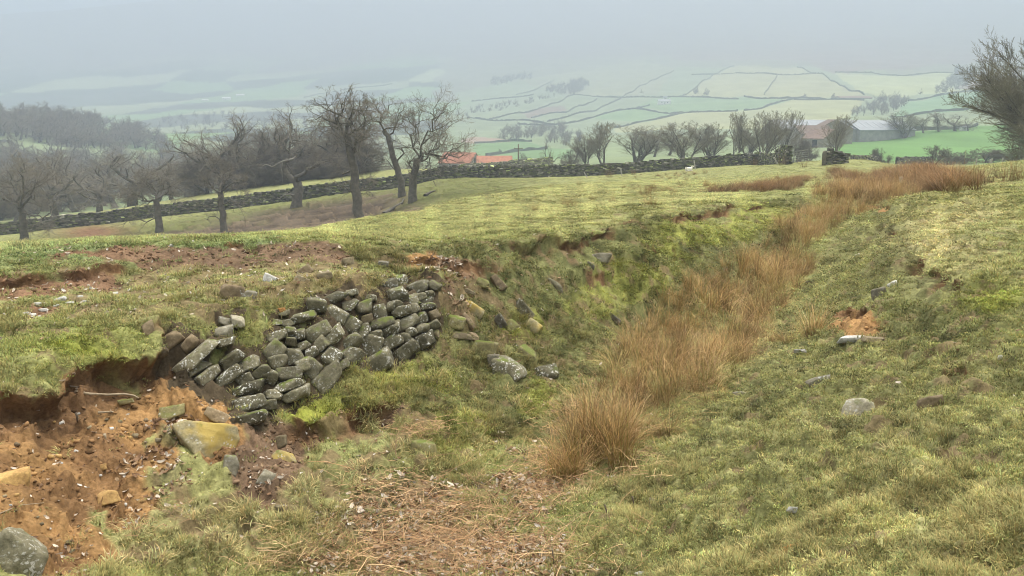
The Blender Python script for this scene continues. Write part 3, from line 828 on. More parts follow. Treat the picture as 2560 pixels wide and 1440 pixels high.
NG = 300000
x, y, r = polar_points(NG, -.86, .86, 1.7, 105, rng)
px, py, pz, z0, r, dlip = sample_ground(x, y)
o, n = cover(x, y, z0, r)
so, sb = soil_mask(o, n)
uu, vv = project(x, y, z0)
keep = 1 - .97 * so - .86 * sb - .55 * sstep(.5, .85, o[2] + .6 * n)
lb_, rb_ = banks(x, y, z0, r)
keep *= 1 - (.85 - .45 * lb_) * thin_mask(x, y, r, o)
keep *= np.where(in_wall(x, y, z0, r, True), .05, 1) * (1 - .95 * lip_face(x, y))
keep *= np.where(dlip < -.05, .25, 1)
brown = sstep(40, 50, r) * (1 - sstep(80, 92, r)) * (uu < 1120)
keep *= 1 - .75 * brown
sel = rng.random(NG) < keep
x, y, px, py, pz, z0, r, n, uu, vv = (a[sel] for a in (x, y, px, py, pz, z0, r, n, uu, vv)); o = [a[sel] for a in o]
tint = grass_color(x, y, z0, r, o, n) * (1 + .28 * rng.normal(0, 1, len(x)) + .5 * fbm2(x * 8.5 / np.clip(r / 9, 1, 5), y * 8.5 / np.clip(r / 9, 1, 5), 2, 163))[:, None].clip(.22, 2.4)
k = rng.random(len(x))
longish = np.clip(.03 + .45 * o[5] * (r < 8) + .7 * sstep(.1, .6, fbm2(x * 1.6, y * 1.6, 3, 161)) * ((uu < 1650) | (vv > 1150)) * (r < 9), 0, .85)
idx = np.where(k < longish, 6 + rng.integers(0, 3, len(x)), rng.integers(0, 6, len(x)))
mossy = rng.random(len(x)) < (.18 + .6 * o[3])
idx = np.where(mossy & (idx < 6), 9 + rng.integers(0, 2, len(x)), idx)
st = (idx >= 6) & (idx < 9)
tint[st] = tint[st] * .55 + np.array((.33,.29,.125)) * .45
s = np.clip(r / 6.0, .85, 6) * rng.uniform(.7, 1.35, len(x))
e = .12
nx = -(base_z(x + e, y) - base_z(x - e, y)) / (2 * e); ny = -(base_z(x, y + e) - base_z(x, y - e)) / (2 * e)
rot = np.stack([-np.arctan(ny) * .6, np.arctan(nx) * .6, rng.uniform(0, 2 * PI, len(x))], 1)
scl = np.stack([s, s, np.minimum(s, 1.0 + .12 * s) * rng.uniform(.5, 1.4, len(x))], 1)
# pale bleached tussocks standing out of the sward
TUS = [(1190,1195),(1095,1185),(1160,1150),(965,1020),(1250,1070),(1185,1060),(905,1180),(880,1235),(700,1330),(800,1350),(650,1400),(330,1345),(400,1425),(2190,1190),(2100,1205),(2240,1140),(2050,1300),(1960,1420),(2130,1260),(1110,960),(1010,940),(1240,980),
       (560,1380),(750,1240),(1010,1130),(1300,1010),(1340,1150),(1470,1230),(1700,1110),(1830,1380),(2330,1210),(2440,1400),(2520,1330),(620,1300),(480,1310),(840,1300),(1200,1110),(900,1060),(740,1400),(270,1400)]
EX = [[] for _ in range(5)]
for u_, v_ in TUS:
    for k in range(rng.integers(5, 11)):
        q = ghit(u_ + rng.normal(0, 16), v_ + rng.normal(0, 9)); zz = float(full_z(np.array([q[0]]), np.array([q[1]]))[0])
        sc_ = rng.uniform(.9, 1.7) * (.62 if u_ > 1800 else 1)
        EX[0].append((q[0], q[1], zz)); EX[1].append((rng.normal(0, .25), rng.normal(0, .25), rng.uniform(0, 7))); EX[2].append((sc_, sc_, sc_ * .9)); EX[3].append(6 + rng.integers(0, 3)); EX[4].append(np.array((.50, .44, .22)) * rng.uniform(.7, 1.25))
EX = [np.array(a) for a in EX]
px, py, pz = (np.concatenate([a, EX[0][:, k]]) for k, a in enumerate((px, py, pz)))
rot = np.concatenate([rot, EX[1]]); scl = np.concatenate([scl, EX[2]]); idx = np.concatenate([idx, EX[3]]); tint = np.concatenate([tint, EX[4]])
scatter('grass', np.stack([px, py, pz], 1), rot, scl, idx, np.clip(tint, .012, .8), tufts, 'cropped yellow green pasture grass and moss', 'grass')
print('grass', len(x))
# ------------------------------------------------------------------ rushes, bracken, leaves and crumbs of soil
RUSH = [  # centre line of the rush bed in the gully (pixels of the ground, half width in m, height in m)
 (1475,1150,.30,.60),(1560,1075,.50,.50),(1668,990,.74,.52),(1705,915,.80,.54),(1785,832,.74,.54),(1890,732,.66,.54),(1962,662,.55,.54),(2017,595,.52,.56),(2072,548,.68,.58),(2130,515,1.2,.6),(2200,485,1.7,.62),(2270,463,1.9,.65)]
def rush_tuft(n, h, spread, lean, rng, lodged=0.0):
    V = []; Fq = []; C = []
    sw = rng.uniform(0, 2 * PI)
    for k in range(n):
        a = rng.uniform(0, 2 * PI); rr = spread * math.sqrt(rng.random())
        p = np.array([rr * math.cos(a), rr * math.sin(a), -.05])
        az = a + rng.normal(0, .7)
        if rng.random() < lodged: az = sw + rng.normal(0, .5)
        el = PI / 2 - abs(rng.normal(0, lean))
        L = h * rng.uniform(.5, 1.2); bend = abs(rng.normal(.7, .6)) + (1.6 * rng.random() if rng.random() < lodged + .2 else 0)
        w = .0072 * rng.uniform(.6, 1.3)
        sa = az + PI / 2 + rng.normal(0, .5); side = np.array([math.cos(sa), math.sin(sa), 0])
        dead = rng.random(); g = rng.random() < .20
        tipc = np.array((1.0, .83, .62)) * rng.uniform(.5, 1.6)
        if dead < .25: tipc = np.array((1.45, 1.28, 1.0)) * rng.uniform(.9, 1.3)
        basc = np.array((.75, .72, .42)) * rng.uniform(.25, .8)
        if g: tipc = np.array((.60, .62, .30)); basc = np.array((.35, .45, .18))
        i0 = len(V); S = 5
        for s in range(S + 1):
            t = s / S
            ww = w * (1 - .75 * t)
            V += [p - side * ww / 2, p + side * ww / 2]
            cc = basc * (1 - t) + tipc * t; C += [cc, cc]
            e = el - bend * t * t
            p = p + np.array([math.cos(az) * math.cos(e), math.sin(az) * math.cos(e), math.sin(e)]) * L / S
            p[2] = max(p[2], .01)
        for s in range(S): Fq.append((i0 + 2 * s, i0 + 2 * s + 1, i0 + 2 * s + 3, i0 + 2 * s + 2))
    return np.array(V), np.array(Fq), np.array(C)

rng = np.random.default_rng(11)
m_rush = tint_mat('dead rush stems', trans=.15, rough=.6)
rush_meshes = []
for k in range(4): rush_meshes.append(mk_mesh('rush', *(lambda a: (a[0], [a[1]], True, a[2], [m_rush]))(rush_tuft(60, 1.0, .12, .32, rng, .3))))
for k in range(4): rush_meshes.append(mk_mesh('rush', *(lambda a: (a[0], [a[1]], True, a[2], [m_rush]))(rush_tuft(60, 1.0, .15, .8, rng, .85))))
rp = [ghit(q[0], q[1]) for q in RUSH]
P, Rr, S, I, T = [], [], [], [], []
def add_rush(cx, cy, h, lodge):
    P.append((cx, cy)); Rr.append((rng.normal(0, .10), rng.normal(0, .10), rng.uniform(0, 2 * PI)))
    S.append((max(.5, h) * rng.uniform(.8, 1.2),) * 2 + (h * rng.uniform(.75, 1.2),)); I.append(rng.integers(0, 4) if rng.random() > lodge else 4 + rng.integers(0, 4))
    c = np.array((.46, .325, .185)) * rng.uniform(.36, 1.4) * (1 + .3 * float(noise2(np.array([cx * 1.3]), np.array([cy * 1.3]), 305)[0]))
    if rng.random() < .2: c = np.array((.60, .50, .33)) * rng.uniform(.8, 1.1); c = c * np.array((1, rng.uniform(.88, 1.1), rng.uniform(.75, 1.1)))
    T.append(c)
for (a, qa), (b_, qb) in zip(zip(rp[:-1], RUSH[:-1]), zip(rp[1:], RUSH[1:])):
    L = math.hypot(b_[0] - a[0], b_[1] - a[1]); wid = (qa[2] + qb[2]) / 2
    dens = 30 if a[1] < 14 else (17 if a[1] < 24 else 9)
    dx, dy = (b_[0] - a[0]) / L, (b_[1] - a[1]) / L
    for k in range(int(L * 2 * wid * dens)):
        t = rng.random(); s = rng.uniform(-1, 1)
        w = qa[2] * (1 - t) + qb[2] * t
        cx = a[0] + (b_[0] - a[0]) * t + dy * s * w; cy = a[1] + (b_[1] - a[1]) * t - dx * s * w
        if noise2(np.array([cx * 1.1]), np.array([cy * 1.1]), 301)[0] + rng.normal(0, .2) < -.34 - .14 * (abs(s) < .5): continue
        h = (qa[3] * (1 - t) + qb[3] * t) * (1 - .45 * abs(s) ** 2.5) * (1 + .25 * float(noise2(np.array([cx * 1.7]), np.array([cy * 1.7]), 303)[0]))
        add_rush(cx, cy, h, .75 if a[1] < 12 else .45)
for (u, v, ru, rv, nn, h) in [(1490,1150,80,24,16,.56),(1430,1190,50,20,10,.35),(2030,845,16,8,7,.42),(1950,870,40,12,5,.22),(1900,850,20,10,4,.3),(1530,1120,60,30,10,.5)]:
    for k in range(nn):
        q = ghit(u + rng.normal(0, ru * .5), v + rng.normal(0, rv * .5)); add_rush(q[0], q[1], h, .15)
# rush beds out on the field, beyond the head of the gully
for (u, v, ru, rv, nn, h) in [(1880,473,80,7,110,.55),(1950,468,60,8,90,.6),(1990,450,60,5,50,.5),(2120,445,45,8,70,.75),(2085,432,16,4,26,.8),(2200,440,24,8,40,.7),(2300,455,110,14,230,.95),(2290,440,60,9,130,1.0),(2360,468,60,10,110,.9),
                              (2150,470,70,10,110,.7),(2190,488,55,9,60,.7),(2330,480,50,7,50,.7),(1790,478,40,4,20,.35),(2395,468,30,4,24,.5),(1660,473,60,6,10,.3),(1720,436,60,5,16,.45),(1640,441,70,4,10,.45)]:
    for k in range(nn):
        q = ghit(u + rng.normal(0, ru * .5), v + rng.normal(0, rv * .5), rmin=15); add_rush(q[0], q[1], h * .7, .25)
        S[-1] = (S[-1][0] * 2.0, S[-1][1] * 2.0, S[-1][2])
        T[-1] = T[-1] * np.array((.62, .54, .50))
P = np.array(P); pz = full_z(P[:, 0], P[:, 1])
scatter('rushes', np.column_stack([P, pz]), Rr, S, I, T, rush_meshes, 'dead brown rushes filling the wet gully floor', 'rushes')
print('rushes', len(P))

# single rush tufts out on the grass
TUFTS = [(1411,514,.42),(1425,518,.34),(1446,463,.40),(1529,506,.34),(1609,488,.55),(1622,484,.4),(1632,479,.6),(1673,449,.5),(1683,488,.32),(1626,513,.3),(1690,447,.4),(1655,446,.36),(1340,527,.28),(1378,470,.3),(1560,470,.26),(2457,463,.45),(1480,500,.22),(1715,452,.4),(1740,447,.36)]
NAMED = [(1523,443,1.0,'fat brown rush clump at the foot of the long wall, below the leaning stake'),(1584,437,.8,'wide brown rush clump at the wall foot, under the short slanting stake'),(1762,434,.7,'pale rush clump against the wall right of the sheep'),
         (1886,413,1.1,'orange brown rush clump against the wall left of the two propped planks'),(1958,412,1.1,'orange brown rush clump against the tall wall end right of the propped planks'),(2010,418,.8,'dark rush clump in front of the gate'),
         (2524,455,.8,'brown rush tuft near the right edge, bigger of two'),(2553,452,.7,'brown rush tuft cut by the right edge'),(2402,417,.9,'brown rush tuft on the skyline in front of the hedge')]
m_rtuft = flat_mat('rush stems', (1, 1, 1), var=.15, scale=3, bs=0)
nt = m_rtuft.node_tree; b_ = [n for n in nt.nodes if n.type == 'BSDF_PRINCIPLED'][0]
at = N(nt, 'ShaderNodeAttribute', attribute_name='Col')
nt.links.new(mix(nt, 1.0, at.outputs['Color'], (.33, .215, .12), 'MULTIPLY'), b_.inputs['Base Color'])
rt = []
for k in range(3):
    V_, F_, C_ = rush_tuft(90, 1.0, .28, .30, rng, .1); rt.append(mk_mesh('rush_tuft', V_, [F_], True, C_, [m_rtuft]))
for k, q in enumerate(TUFTS + NAMED):
    X_, Y_, Z_ = hit(q[0], q[1], f=full_z, rmin=14)
    lab = q[3] if len(q) > 3 else 'small brown rush tuft dotted on the sloping field'
    tag(link('rush_tuft', rt[k % 3], loc=(X_, Y_, Z_), rot=(0, 0, k * 1.7), scale=(q[2] * 1.3, q[2] * 1.3, q[2])), lab, 'rushes', 'rush tufts dotted over the field')

# fallen leaves
def leaf_mesh(L, w, rng, curl):
    V = []; C = []; Fq = []
    K = 5
    for s in range(K):
        t = s / (K - 1); x = (t - .5) * L
        ww = w * (math.sin(PI * min(max(t, .06), .95)) ** .8) * (1 if s % 2 else .72)
        zc = curl * L * (2 * t - 1) ** 2
        for q in (-1, 0, 1):
            V.append((x, q * ww / 2, zc + (abs(q) * curl * w * 1.1) + rng.normal(0, .06 * w))); C.append(np.array((1, 1, 1)) * (1.0 if q else .8))
    for s in range(K - 1):
        for q in range(2): i = s * 3 + q; Fq.append((i, i + 1, i + 4, i + 3))
    return np.array(V), np.array(Fq), np.array(C)
m_leaf = tint_mat('fallen leaves', trans=.15, rough=.6)
leaf_meshes = [mk_mesh('leaf', *(lambda a: (a[0], [a[1]], True, a[2], [m_leaf]))(leaf_mesh(.055, .030, rng, c))) for c in (.05, .15, .2, -.12, .2, .1)]
NLF = 130000
x, y, r = polar_points(NLF, -.75, .6, 2.6, 12, rng)
px, py, pz, z0, r, dl = sample_ground(x, y)
o, n = cover(x, y, z0, r)
uu, vv = project(x, y, z0)
pr = .75 * sstep(.35, .9, o[2] + .9 * n) + .018 + .07 * np.maximum(*soil_mask(o, n)) + .07 * o[6]
pr *= np.where(uu > 1650, .12, 1)
sel = rng.random(NLF) < pr * np.clip(r / 6, .5, 1)
px, py, pz, r = px[sel], py[sel], pz[sel], r[sel]; nl = len(px)
kk = rng.random(nl)[:, None]
tint = np.where(kk < .36, np.array((.62,.53,.42)), np.where(kk < .6, np.array((.36,.245,.14)), np.array((.23,.135,.075)))) * rng.uniform(.75, 1.25, (nl, 1))
tint = np.where(kk < .06, np.array((.68,.62,.54)), tint)
scatter('fallen_leaves', np.stack([px, py, pz + .008], 1), np.stack([rng.normal(0, .5, nl), rng.normal(0, .5, nl), rng.uniform(0, 7, nl)], 1),
        np.repeat((rng.uniform(.45, 1.1, nl) * (.7 + .5 * sstep(.3, .6, o[2][sel]))  * np.clip(r / 6, .8, 1.5))[:, None], 3, 1), rng.integers(0, 6, nl), tint, leaf_meshes, 'dry brown oak leaves lying over the gully floor', 'leaves')
print('leaves', nl)

# broken bracken and straw stalks at the mouth of the gully
def stalk_mesh(n, L, spread, w, rng, flat=.25, fine=True):
    V = []; Fq = []; C = []
    for k in range(n):
        p = np.array([rng.normal(0, spread), rng.normal(0, spread), abs(rng.normal(0, .03))])
        az = rng.uniform(0, 2 * PI); el = rng.normal(flat, .3)
        ln = L * rng.uniform(.4, 1.1); col = np.array((1, .85, .68)) * rng.uniform(.5, 1.6)
        def strip(p, az, el, ln, w, S=4):
            i0 = len(V); side = np.array([-math.sin(az), math.cos(az), 0]); side2 = np.array([0, 0, 1.0])
            for s in range(S + 1):
                t = s / S; ww = w * (1 - .6 * t)
                V.extend([p - side * ww / 2, p + side2 * ww * .8, p + side * ww / 2]); C.extend([col * .9, col, col * .9])
                e = el - 1.0 * t * t * rng.uniform(.3, 1.0); az2 = az + rng.normal(0, .12)
                p = p + np.array([math.cos(az2) * math.cos(e), math.sin(az2) * math.cos(e), math.sin(e)]) * ln / S
                p[2] = max(p[2], .005)
                if s in (2, 3) and w > .003 and fine: kids.append((p.copy(), az + rng.choice([-1, 1]) * rng.uniform(.6, 1.1), el * .5, ln * .3))
            for s in range(S):
                for q in range(2): i = i0 + 3 * s + q; Fq.append((i, i + 1, i + 4, i + 3))
        kids = []
        strip(p, az, el, ln, w)
        for kp in list(kids)[:2]: strip(*kp, w * .5, 3)
    return np.array(V), np.array(Fq), np.array(C)
m_stalk = tint_mat('dead stalks', trans=0, rough=.7)
stalks = [mk_mesh('stalk', *(lambda a: (a[0], [a[1]], True, a[2], [m_stalk]))(stalk_mesh(4, .38, .10, .005, rng))) for k in range(4)]
stalks += [mk_mesh('stalk', *(lambda a: (a[0], [a[1]], True, a[2], [m_stalk]))(stalk_mesh(18, .16, .12, .0030, rng, .15, False))) for k in range(4)]
P, Rr, S, I, T = [], [], [], [], []
for (u, v, ru, rv, nn) in [(1100,1340,240,110,170),(1250,1410,240,70,130),(950,1400,200,60,80),(1300,1230,160,70,90),(1050,1250,110,60,50),(1060,1085,40,12,26),(1400,1160,90,40,50),(1420,1060,60,50,36),(700,1400,200,60,40),(900,1240,60,60,16),(1560,1180,90,30,26),(330,1330,150,70,8)]:
    for k in range(nn // 2):
        uu = u + rng.normal(0, ru * .5); vv = min(v + rng.normal(0, rv * .5), 1475)
        q = ghit(uu, vv)
        P.append(q[:2]); Rr.append((rng.normal(0, .12), rng.normal(0, .12), rng.uniform(0, 7))); S.append((rng.uniform(.6, 1.25),) * 3)
        I.append(rng.integers(0, 4) if rng.random() < .10 else 4 + rng.integers(0, 4))
        T.append(np.array((.38,.28,.18) if rng.random() < .5 else ((.28,.18,.11) if rng.random() < .5 else (.52,.42,.28))) * rng.uniform(.75, 1.25))
P = np.array(P)
scatter('dead_bracken', np.column_stack([P, full_z(P[:, 0], P[:, 1]) + .01]), Rr, S, I, T, stalks, 'broken brown bracken stalks lying at the gully mouth', 'bracken')

# crumbs and clods on the bare soil
clods = []
for k in range(5):
    bm = bmesh.new(); bmesh.ops.create_icosphere(bm, subdivisions=2, radius=.5)
    V = np.array([v.co for v in bm.verts]); Fc = np.array([[v.index for v in f.verts] for f in bm.faces]); bm.free()
    V = V * np.array((1, .8, .55)) * (1 + .35 * noise3(V * 2.2 + k * 9, k))[:, None]
    clods.append(mk_mesh('clod', V, [Fc], True, np.ones((len(V), 3)), []))
m_clod = tint_mat('soil crumbs', trans=0, rough=.95)
for c_ in clods: c_.materials.append(m_clod)
NC = 90000
x, y, r = polar_points(NC, -.75, .55, 2.6, 14, rng)
px, py, pz, z0, r, dl = sample_ground(x, y)
o, n = cover(x, y, z0, r); so, sb = soil_mask(o, n)
sel = rng.random(NC) < np.maximum(.30 * so, .45 * sb) * (.35 + .9 * sstep(-.2, .5, fbm2(x * 2, y * 2, 3, 401)))
x, y, px, py, pz, z0, r = (a[sel] for a in (x, y, px, py, pz, z0, r)); nc = len(x)
tint = near_color(x, y, z0, r) * rng.uniform(.45, 1.4, (nc, 1))
s = np.exp(rng.normal(math.log(.019), .5, nc)) * np.clip(r / 5, .8, 2)
scatter('soil_crumbs', np.stack([px, py, pz], 1), np.stack([rng.normal(0, .4, nc), rng.normal(0, .4, nc), rng.uniform(0, 7, nc)], 1), np.repeat(np.clip(s, .006, .055)[:, None], 3, 1),
        rng.integers(0, 5, nc), tint, clods, 'loose crumbs of orange and brown soil', 'soil')
print('clods', nc)
# ------------------------------------------------------------------ stone
def stone_mat(name, base, dark, lichen=.35, moss=.3, white=(.62,.62,.57), yellow=0.0):
    m, nt, b = new_mat(name)
    tc = nt.nodes.new('ShaderNodeTexCoord'); oi = nt.nodes.new('ShaderNodeObjectInfo')
    ad = nt.nodes.new('ShaderNodeVectorMath'); ad.operation = 'ADD'
    cm = nt.nodes.new('ShaderNodeVectorMath'); cm.operation = 'SCALE'; cm.inputs['Scale'].default_value = 37.0
    cx = nt.nodes.new('ShaderNodeCombineXYZ')
    for q in range(3): nt.links.new(oi.outputs['Random'], cx.inputs[q])
    nt.links.new(cx.outputs[0], cm.inputs[0]); nt.links.new(tc.outputs['Object'], ad.inputs[0]); nt.links.new(cm.outputs[0], ad.inputs[1])
    v = ad.outputs[0]
    n1 = noise_node(nt, 11, 6, .7, v); n2 = noise_node(nt, 60, 5, .7, v); n3 = noise_node(nt, 5, 3, .6, v)
    c = mix(nt, ramp(nt, n1, ((.36, 0), (.66, 1))), dark, base)
    c = mix(nt, 1.0, c, ramp(nt, n2, ((.3, .72), (.7, 1.3))), 'MULTIPLY')
    c = mix(nt, 1.0, c, ramp(nt, noise_node(nt, 1.0, 0, .5, cm.outputs[0]), ((.3, .55), (.7, 1.35))), 'MULTIPLY')
    if yellow: c = mix(nt, ramp(nt, n3, ((.45, 0), (.62, yellow))), c, (.42, .30, .07))
    # crusts of grey-white lichen, sharp-edged spots of several sizes
    vo = nt.nodes.new('ShaderNodeTexVoronoi'); vo.inputs['Scale'].default_value = 42; vo.feature = 'F1'
    wv = noise_node(nt, 30, 3, .6, v)
    dv = nt.nodes.new('ShaderNodeMixRGB'); dv.blend_type = 'ADD'; dv.inputs[0].default_value = .05
    nt.links.new(v, dv.inputs[1]); nt.links.new(wv, dv.inputs[2]); nt.links.new(dv.outputs[0], vo.inputs['Vector'])
    sp = ramp(nt, vo.outputs['Distance'], ((.29, 1), (.38, 0)))
    patch = ramp(nt, noise_node(nt, 8, 4, .7, v, .6), ((.64 - .22 * lichen, 0), (.70 - .2 * lichen, 1)))
    li = mix(nt, 1.0, sp, ramp(nt, noise_node(nt, 14, 3, .6, v), ((.46, 0), (.53, 1))), 'MULTIPLY')
    big = ramp(nt, noise_node(nt, 15, 5, .75, v, 1.0), ((.70 - .12 * lichen, 0), (.74 - .12 * lichen, 1)))
    lf = mix(nt, 1.0, mix(nt, 1.0, li, big, 'LIGHTEN'), patch, 'MULTIPLY')
    lf = mix(nt, 1.0, lf, ramp(nt, oi.outputs['Random'], ((0, .1), (.4, .4), (.75, .9))), 'MULTIPLY')
    c = mix(nt, lf, c, white)
    if moss:
        ge = nt.nodes.new('ShaderNodeNewGeometry'); sx_ = nt.nodes.new('ShaderNodeSeparateXYZ'); nt.links.new(ge.outputs['Normal'], sx_.inputs[0])
        up = ramp(nt, sx_.outputs['Z'], ((.35, 0), (.9, 1)))
        mf = mix(nt, 1.0, up, ramp(nt, noise_node(nt, 9, 4, .65, v), ((.62 - .28 * moss, 0), (.72 - .28 * moss, 1))), 'MULTIPLY')
        c = mix(nt, mf, c, (.12, .145, .03))
    nt.links.new(c, b.inputs['Base Color']); b.inputs['Roughness'].default_value = .88
    bump(nt, b, mix(nt, .5, n1, n2), .7, .012)
    return m

MS = {
 'wall': stone_mat('weathered wall stone', (.205,.185,.12), (.09,.08,.046), 1.0, .3, (.72,.71,.65)),
 'tan': stone_mat('tan sandstone', (.30,.245,.15), (.17,.135,.08), .35, .12),
 'yellow': stone_mat('yellow lichened sandstone', (.33,.29,.17), (.24,.20,.11), .55, .12, yellow=.8),
 'grey': stone_mat('grey lichened stone', (.31,.28,.205), (.17,.15,.10), .8, .15, (.60,.62,.62)),
 'white': stone_mat('bleached white stone', (.66,.64,.59), (.38,.36,.31), .5, 0, (.8,.79,.75)),
 'ochre': stone_mat('ochre clay stone', (.46,.30,.11), (.30,.18,.07), .0, 0),
 'orange': stone_mat('orange stone', (.52,.26,.09), (.42,.20,.07), .0, 0),
 'brown': stone_mat('earthy brown stone', (.25,.19,.115), (.13,.095,.055), .2, .2),
 'slate': stone_mat('dark slate stone', (.17,.152,.112), (.085,.075,.05), .35, .1),
 'mossy': stone_mat('moss covered stone', (.27,.235,.11), (.16,.14,.065), .5, .75),
}
def rock_mesh(w, h, d, seed, q=11, facets=7, outline=None, sub=4, rough=.028):
    """convex faceted rock w x h x d with worn edges: radial distance to rounded planes"""
    rg = np.random.default_rng(seed)
    bm = bmesh.new(); bmesh.ops.create_icosphere(bm, subdivisions=sub, radius=1)
    D = np.array([v.co for v in bm.verts]); Fc = np.array([[v.index for v in f.verts] for f in bm.faces]); bm.free()
    D /= np.linalg.norm(D, axis=1)[:, None]
    half = np.array((w, h, d)) / 2
    planes = []
    if outline is None:
        for ax in range(3):
            for s in (-1, 1):
                n = rg.normal(0, .16, 3); n[ax] = s
                planes.append((n, rg.uniform(.86, 1.0)))
        for k in range(facets):
            n = rg.normal(0, 1, 3); n /= np.linalg.norm(n)
            planes.append((n, rg.uniform(.80, 1.02) * (np.abs(n).sum() * .74)))
    else:
        m = len(outline)
        for k in range(m):
            (x1, y1), (x2, y2) = outline[k], outline[(k + 1) % m]
            nn = np.array((y1 - y2, x2 - x1, 0.0)); nn /= np.linalg.norm(nn)
            c = nn[0] * x1 + nn[1] * y1
            if c < 0: nn = -nn; c = -c
            nn[2] = rg.normal(-.05, .12); planes.append((nn, max(c, .05)))
        planes += [(np.array((-.15, .30, 1)), .8), (np.array((.35, -.05, 1)), .85), (np.array((0, 0, -1.)), 1)]; q = 26
    E = D.copy()
    acc = np.zeros(len(E))
    for n, c in planes: acc += np.maximum(0, E @ (n / c)) ** q
    V = E * (acc ** (-1.0 / q))[:, None] * half
    L = (w * h * d) ** (1 / 3)
    V = V + (D * (rough * L * (noise3(V / L * 3.1 + seed, seed % 97) + .5 * noise3(V / L * 8 + seed, seed % 89)))[:, None])
    return V, Fc

def place_axes(u, v, ang, tilt=0.0):
    """axes of a stone lying at a pixel: along the picture angle, across it, and toward the viewer"""
    a, b_ = ray(u, v); f = Vector((a, 1, b_)).normalized()
    right = f.cross(Vector((0, 0, 1))).normalized(); up = right.cross(f)
    ca, sa = math.cos(R(ang)), math.sin(R(ang))
    ax = right * ca + up * sa; ay = up * ca - right * sa; az = -f
    if tilt:
        q = Matrix.Rotation(R(-tilt), 3, ax); ay = q @ ay; az = q @ az
    return ax, ay, az

def stone(u, v, w, h, ang, mat, name='stone', label=None, cat='stone', group=None, depth=None, outline=None, parent=None, seed=1, sink=.12, q=11, facets=7, sub=4, fz=None, tilt=0, push=0):
    X, Y, Z = hit(u, v, f=full_z)
    if Y > 25: X, Y, Z = ghit(u, v)
    dist = Y * CP - (Z - CAMZ) * SP
    W, H = w / F * dist, h / F * dist
    D = depth if depth else max(min(W, H) * 1.2, .62 * max(W, H))
    ol = None
    if outline: ol = [((x) / (w / 2), (-y) / (h / 2)) for x, y in outline]
    V, Fc = rock_mesh(W, H, D, seed, q, facets, ol, sub)
    me = mk_mesh(name, V, [Fc], True, None, [MS[mat]])
    ax, ay, az = place_axes(u, v, ang, tilt)
    M = Matrix((ax, ay, az)).transposed().to_4x4()
    M.translation = Vector((X, Y, Z)) - az * (D * sink) + az * push
    o = bpy.data.objects.new(name, me); sc.collection.objects.link(o)
    if parent is not None:
        o.parent = parent; o.matrix_local = parent.matrix_world.inverted() @ M
    o.matrix_world = M
    if parent is not None:
        o.matrix_parent_inverse = Matrix.Identity(4); o.matrix_basis = Matrix.Translation(-parent.location) @ M
    if parent is None: tag(o, label, cat, group)
    return o

q0 = ghit(760, 1050)
wall_root = tag(link('retaining_wall', None, loc=q0), 'collapsing dry stone retaining wall of lichen spotted stones in the gully bank', 'stone wall')
rg = np.random.default_rng(77)
FACE = [ (450,965), (600,1075), (700,1050), (860,965), (930,930), (1080,890) ]
for k, (x, y, w, h, a) in enumerate(WS):
    u, v = 380 + x / 3.131, 640 + y / 3.131
    mt = 'wall'
    if (x, y) in ((570,515),(675,520),(565,605)): mt = 'grey'
    if (x, y) in ((1680,500),(2210,460),(2220,610)): mt = 'tan'
    if (x, y) in ((130,675),(290,690)): mt = 'brown'
    up = sstep(500, 1100, y - .0 * x)
    stone(u, v, w / 3.131 * 1.11, h / 3.131 * 1.19, a + rg.normal(0, 4), mt, 'stone', parent=wall_root, seed=200 + k, depth=.26, sink=.08 + rg.uniform(-.12, .14), q=rg.uniform(14, 34), facets=9)

for k, (u, v, w, h, a, mt, lab, ol) in enumerate(LS):
    if mt == 'ochre' and k: pass
    nm = 'boulder' if 'boulder' in lab else ('slab' if 'slab' in lab else ('pebble' if 'pebble' in lab else ('rock' if 'rock' in lab else 'stone')))
    stone(u, v, w, h, a, mt, nm, lab, nm if nm != 'slab' else 'stone slab', seed=600 + k, outline=ol, sink=-.12 if ol else (.04 if max(w, h) > 30 else 0), sub=5 if w > 100 else 4, q=22 if ol is None else 26)

# pale chips of rubble spilled below the upper scar
chips = [(100,762,34,14),(150,750,36,13),(26,771,20,8),(12,788,12,9),(212,755,20,8),(174,757,20,7),(82,787,20,8),(110,775,22,9),(288,733,13,7),(64,784,16,7),(200,742,16,8),(96,792,14,6),(140,765,16,7),(230,722,14,8)]
for k, (u, v, w, h) in enumerate(chips):
    stone(u, v, w, h, rg.normal(0, 12), 'white', 'stone_chip', 'small white stone chip spilled below the upper brown scar on the left', 'stone chip', 'white stone chips on the upper scar', seed=900 + k, sub=3, sink=0)
# pebbles in the bare orange soil
for k in range(46):
    u, v = rg.uniform(5, 420), rg.uniform(1010, 1400)
    if in_poly(np.array([u]), np.array([v]), [(0,1000),(230,930),(420,1000),(400,1120),(330,1250),(240,1440),(0,1440)])[0]:
        s_ = rg.uniform(5, 13)
        stone(u, v, s_ * 1.4, s_, rg.uniform(-30, 30), rg.choice(['ochre', 'tan', 'brown', 'white']), 'pebble', 'small pebble loose in the bare soil of the left scar', 'pebble', 'pebbles in the bare soil', seed=1000 + k, sub=2, sink=0)

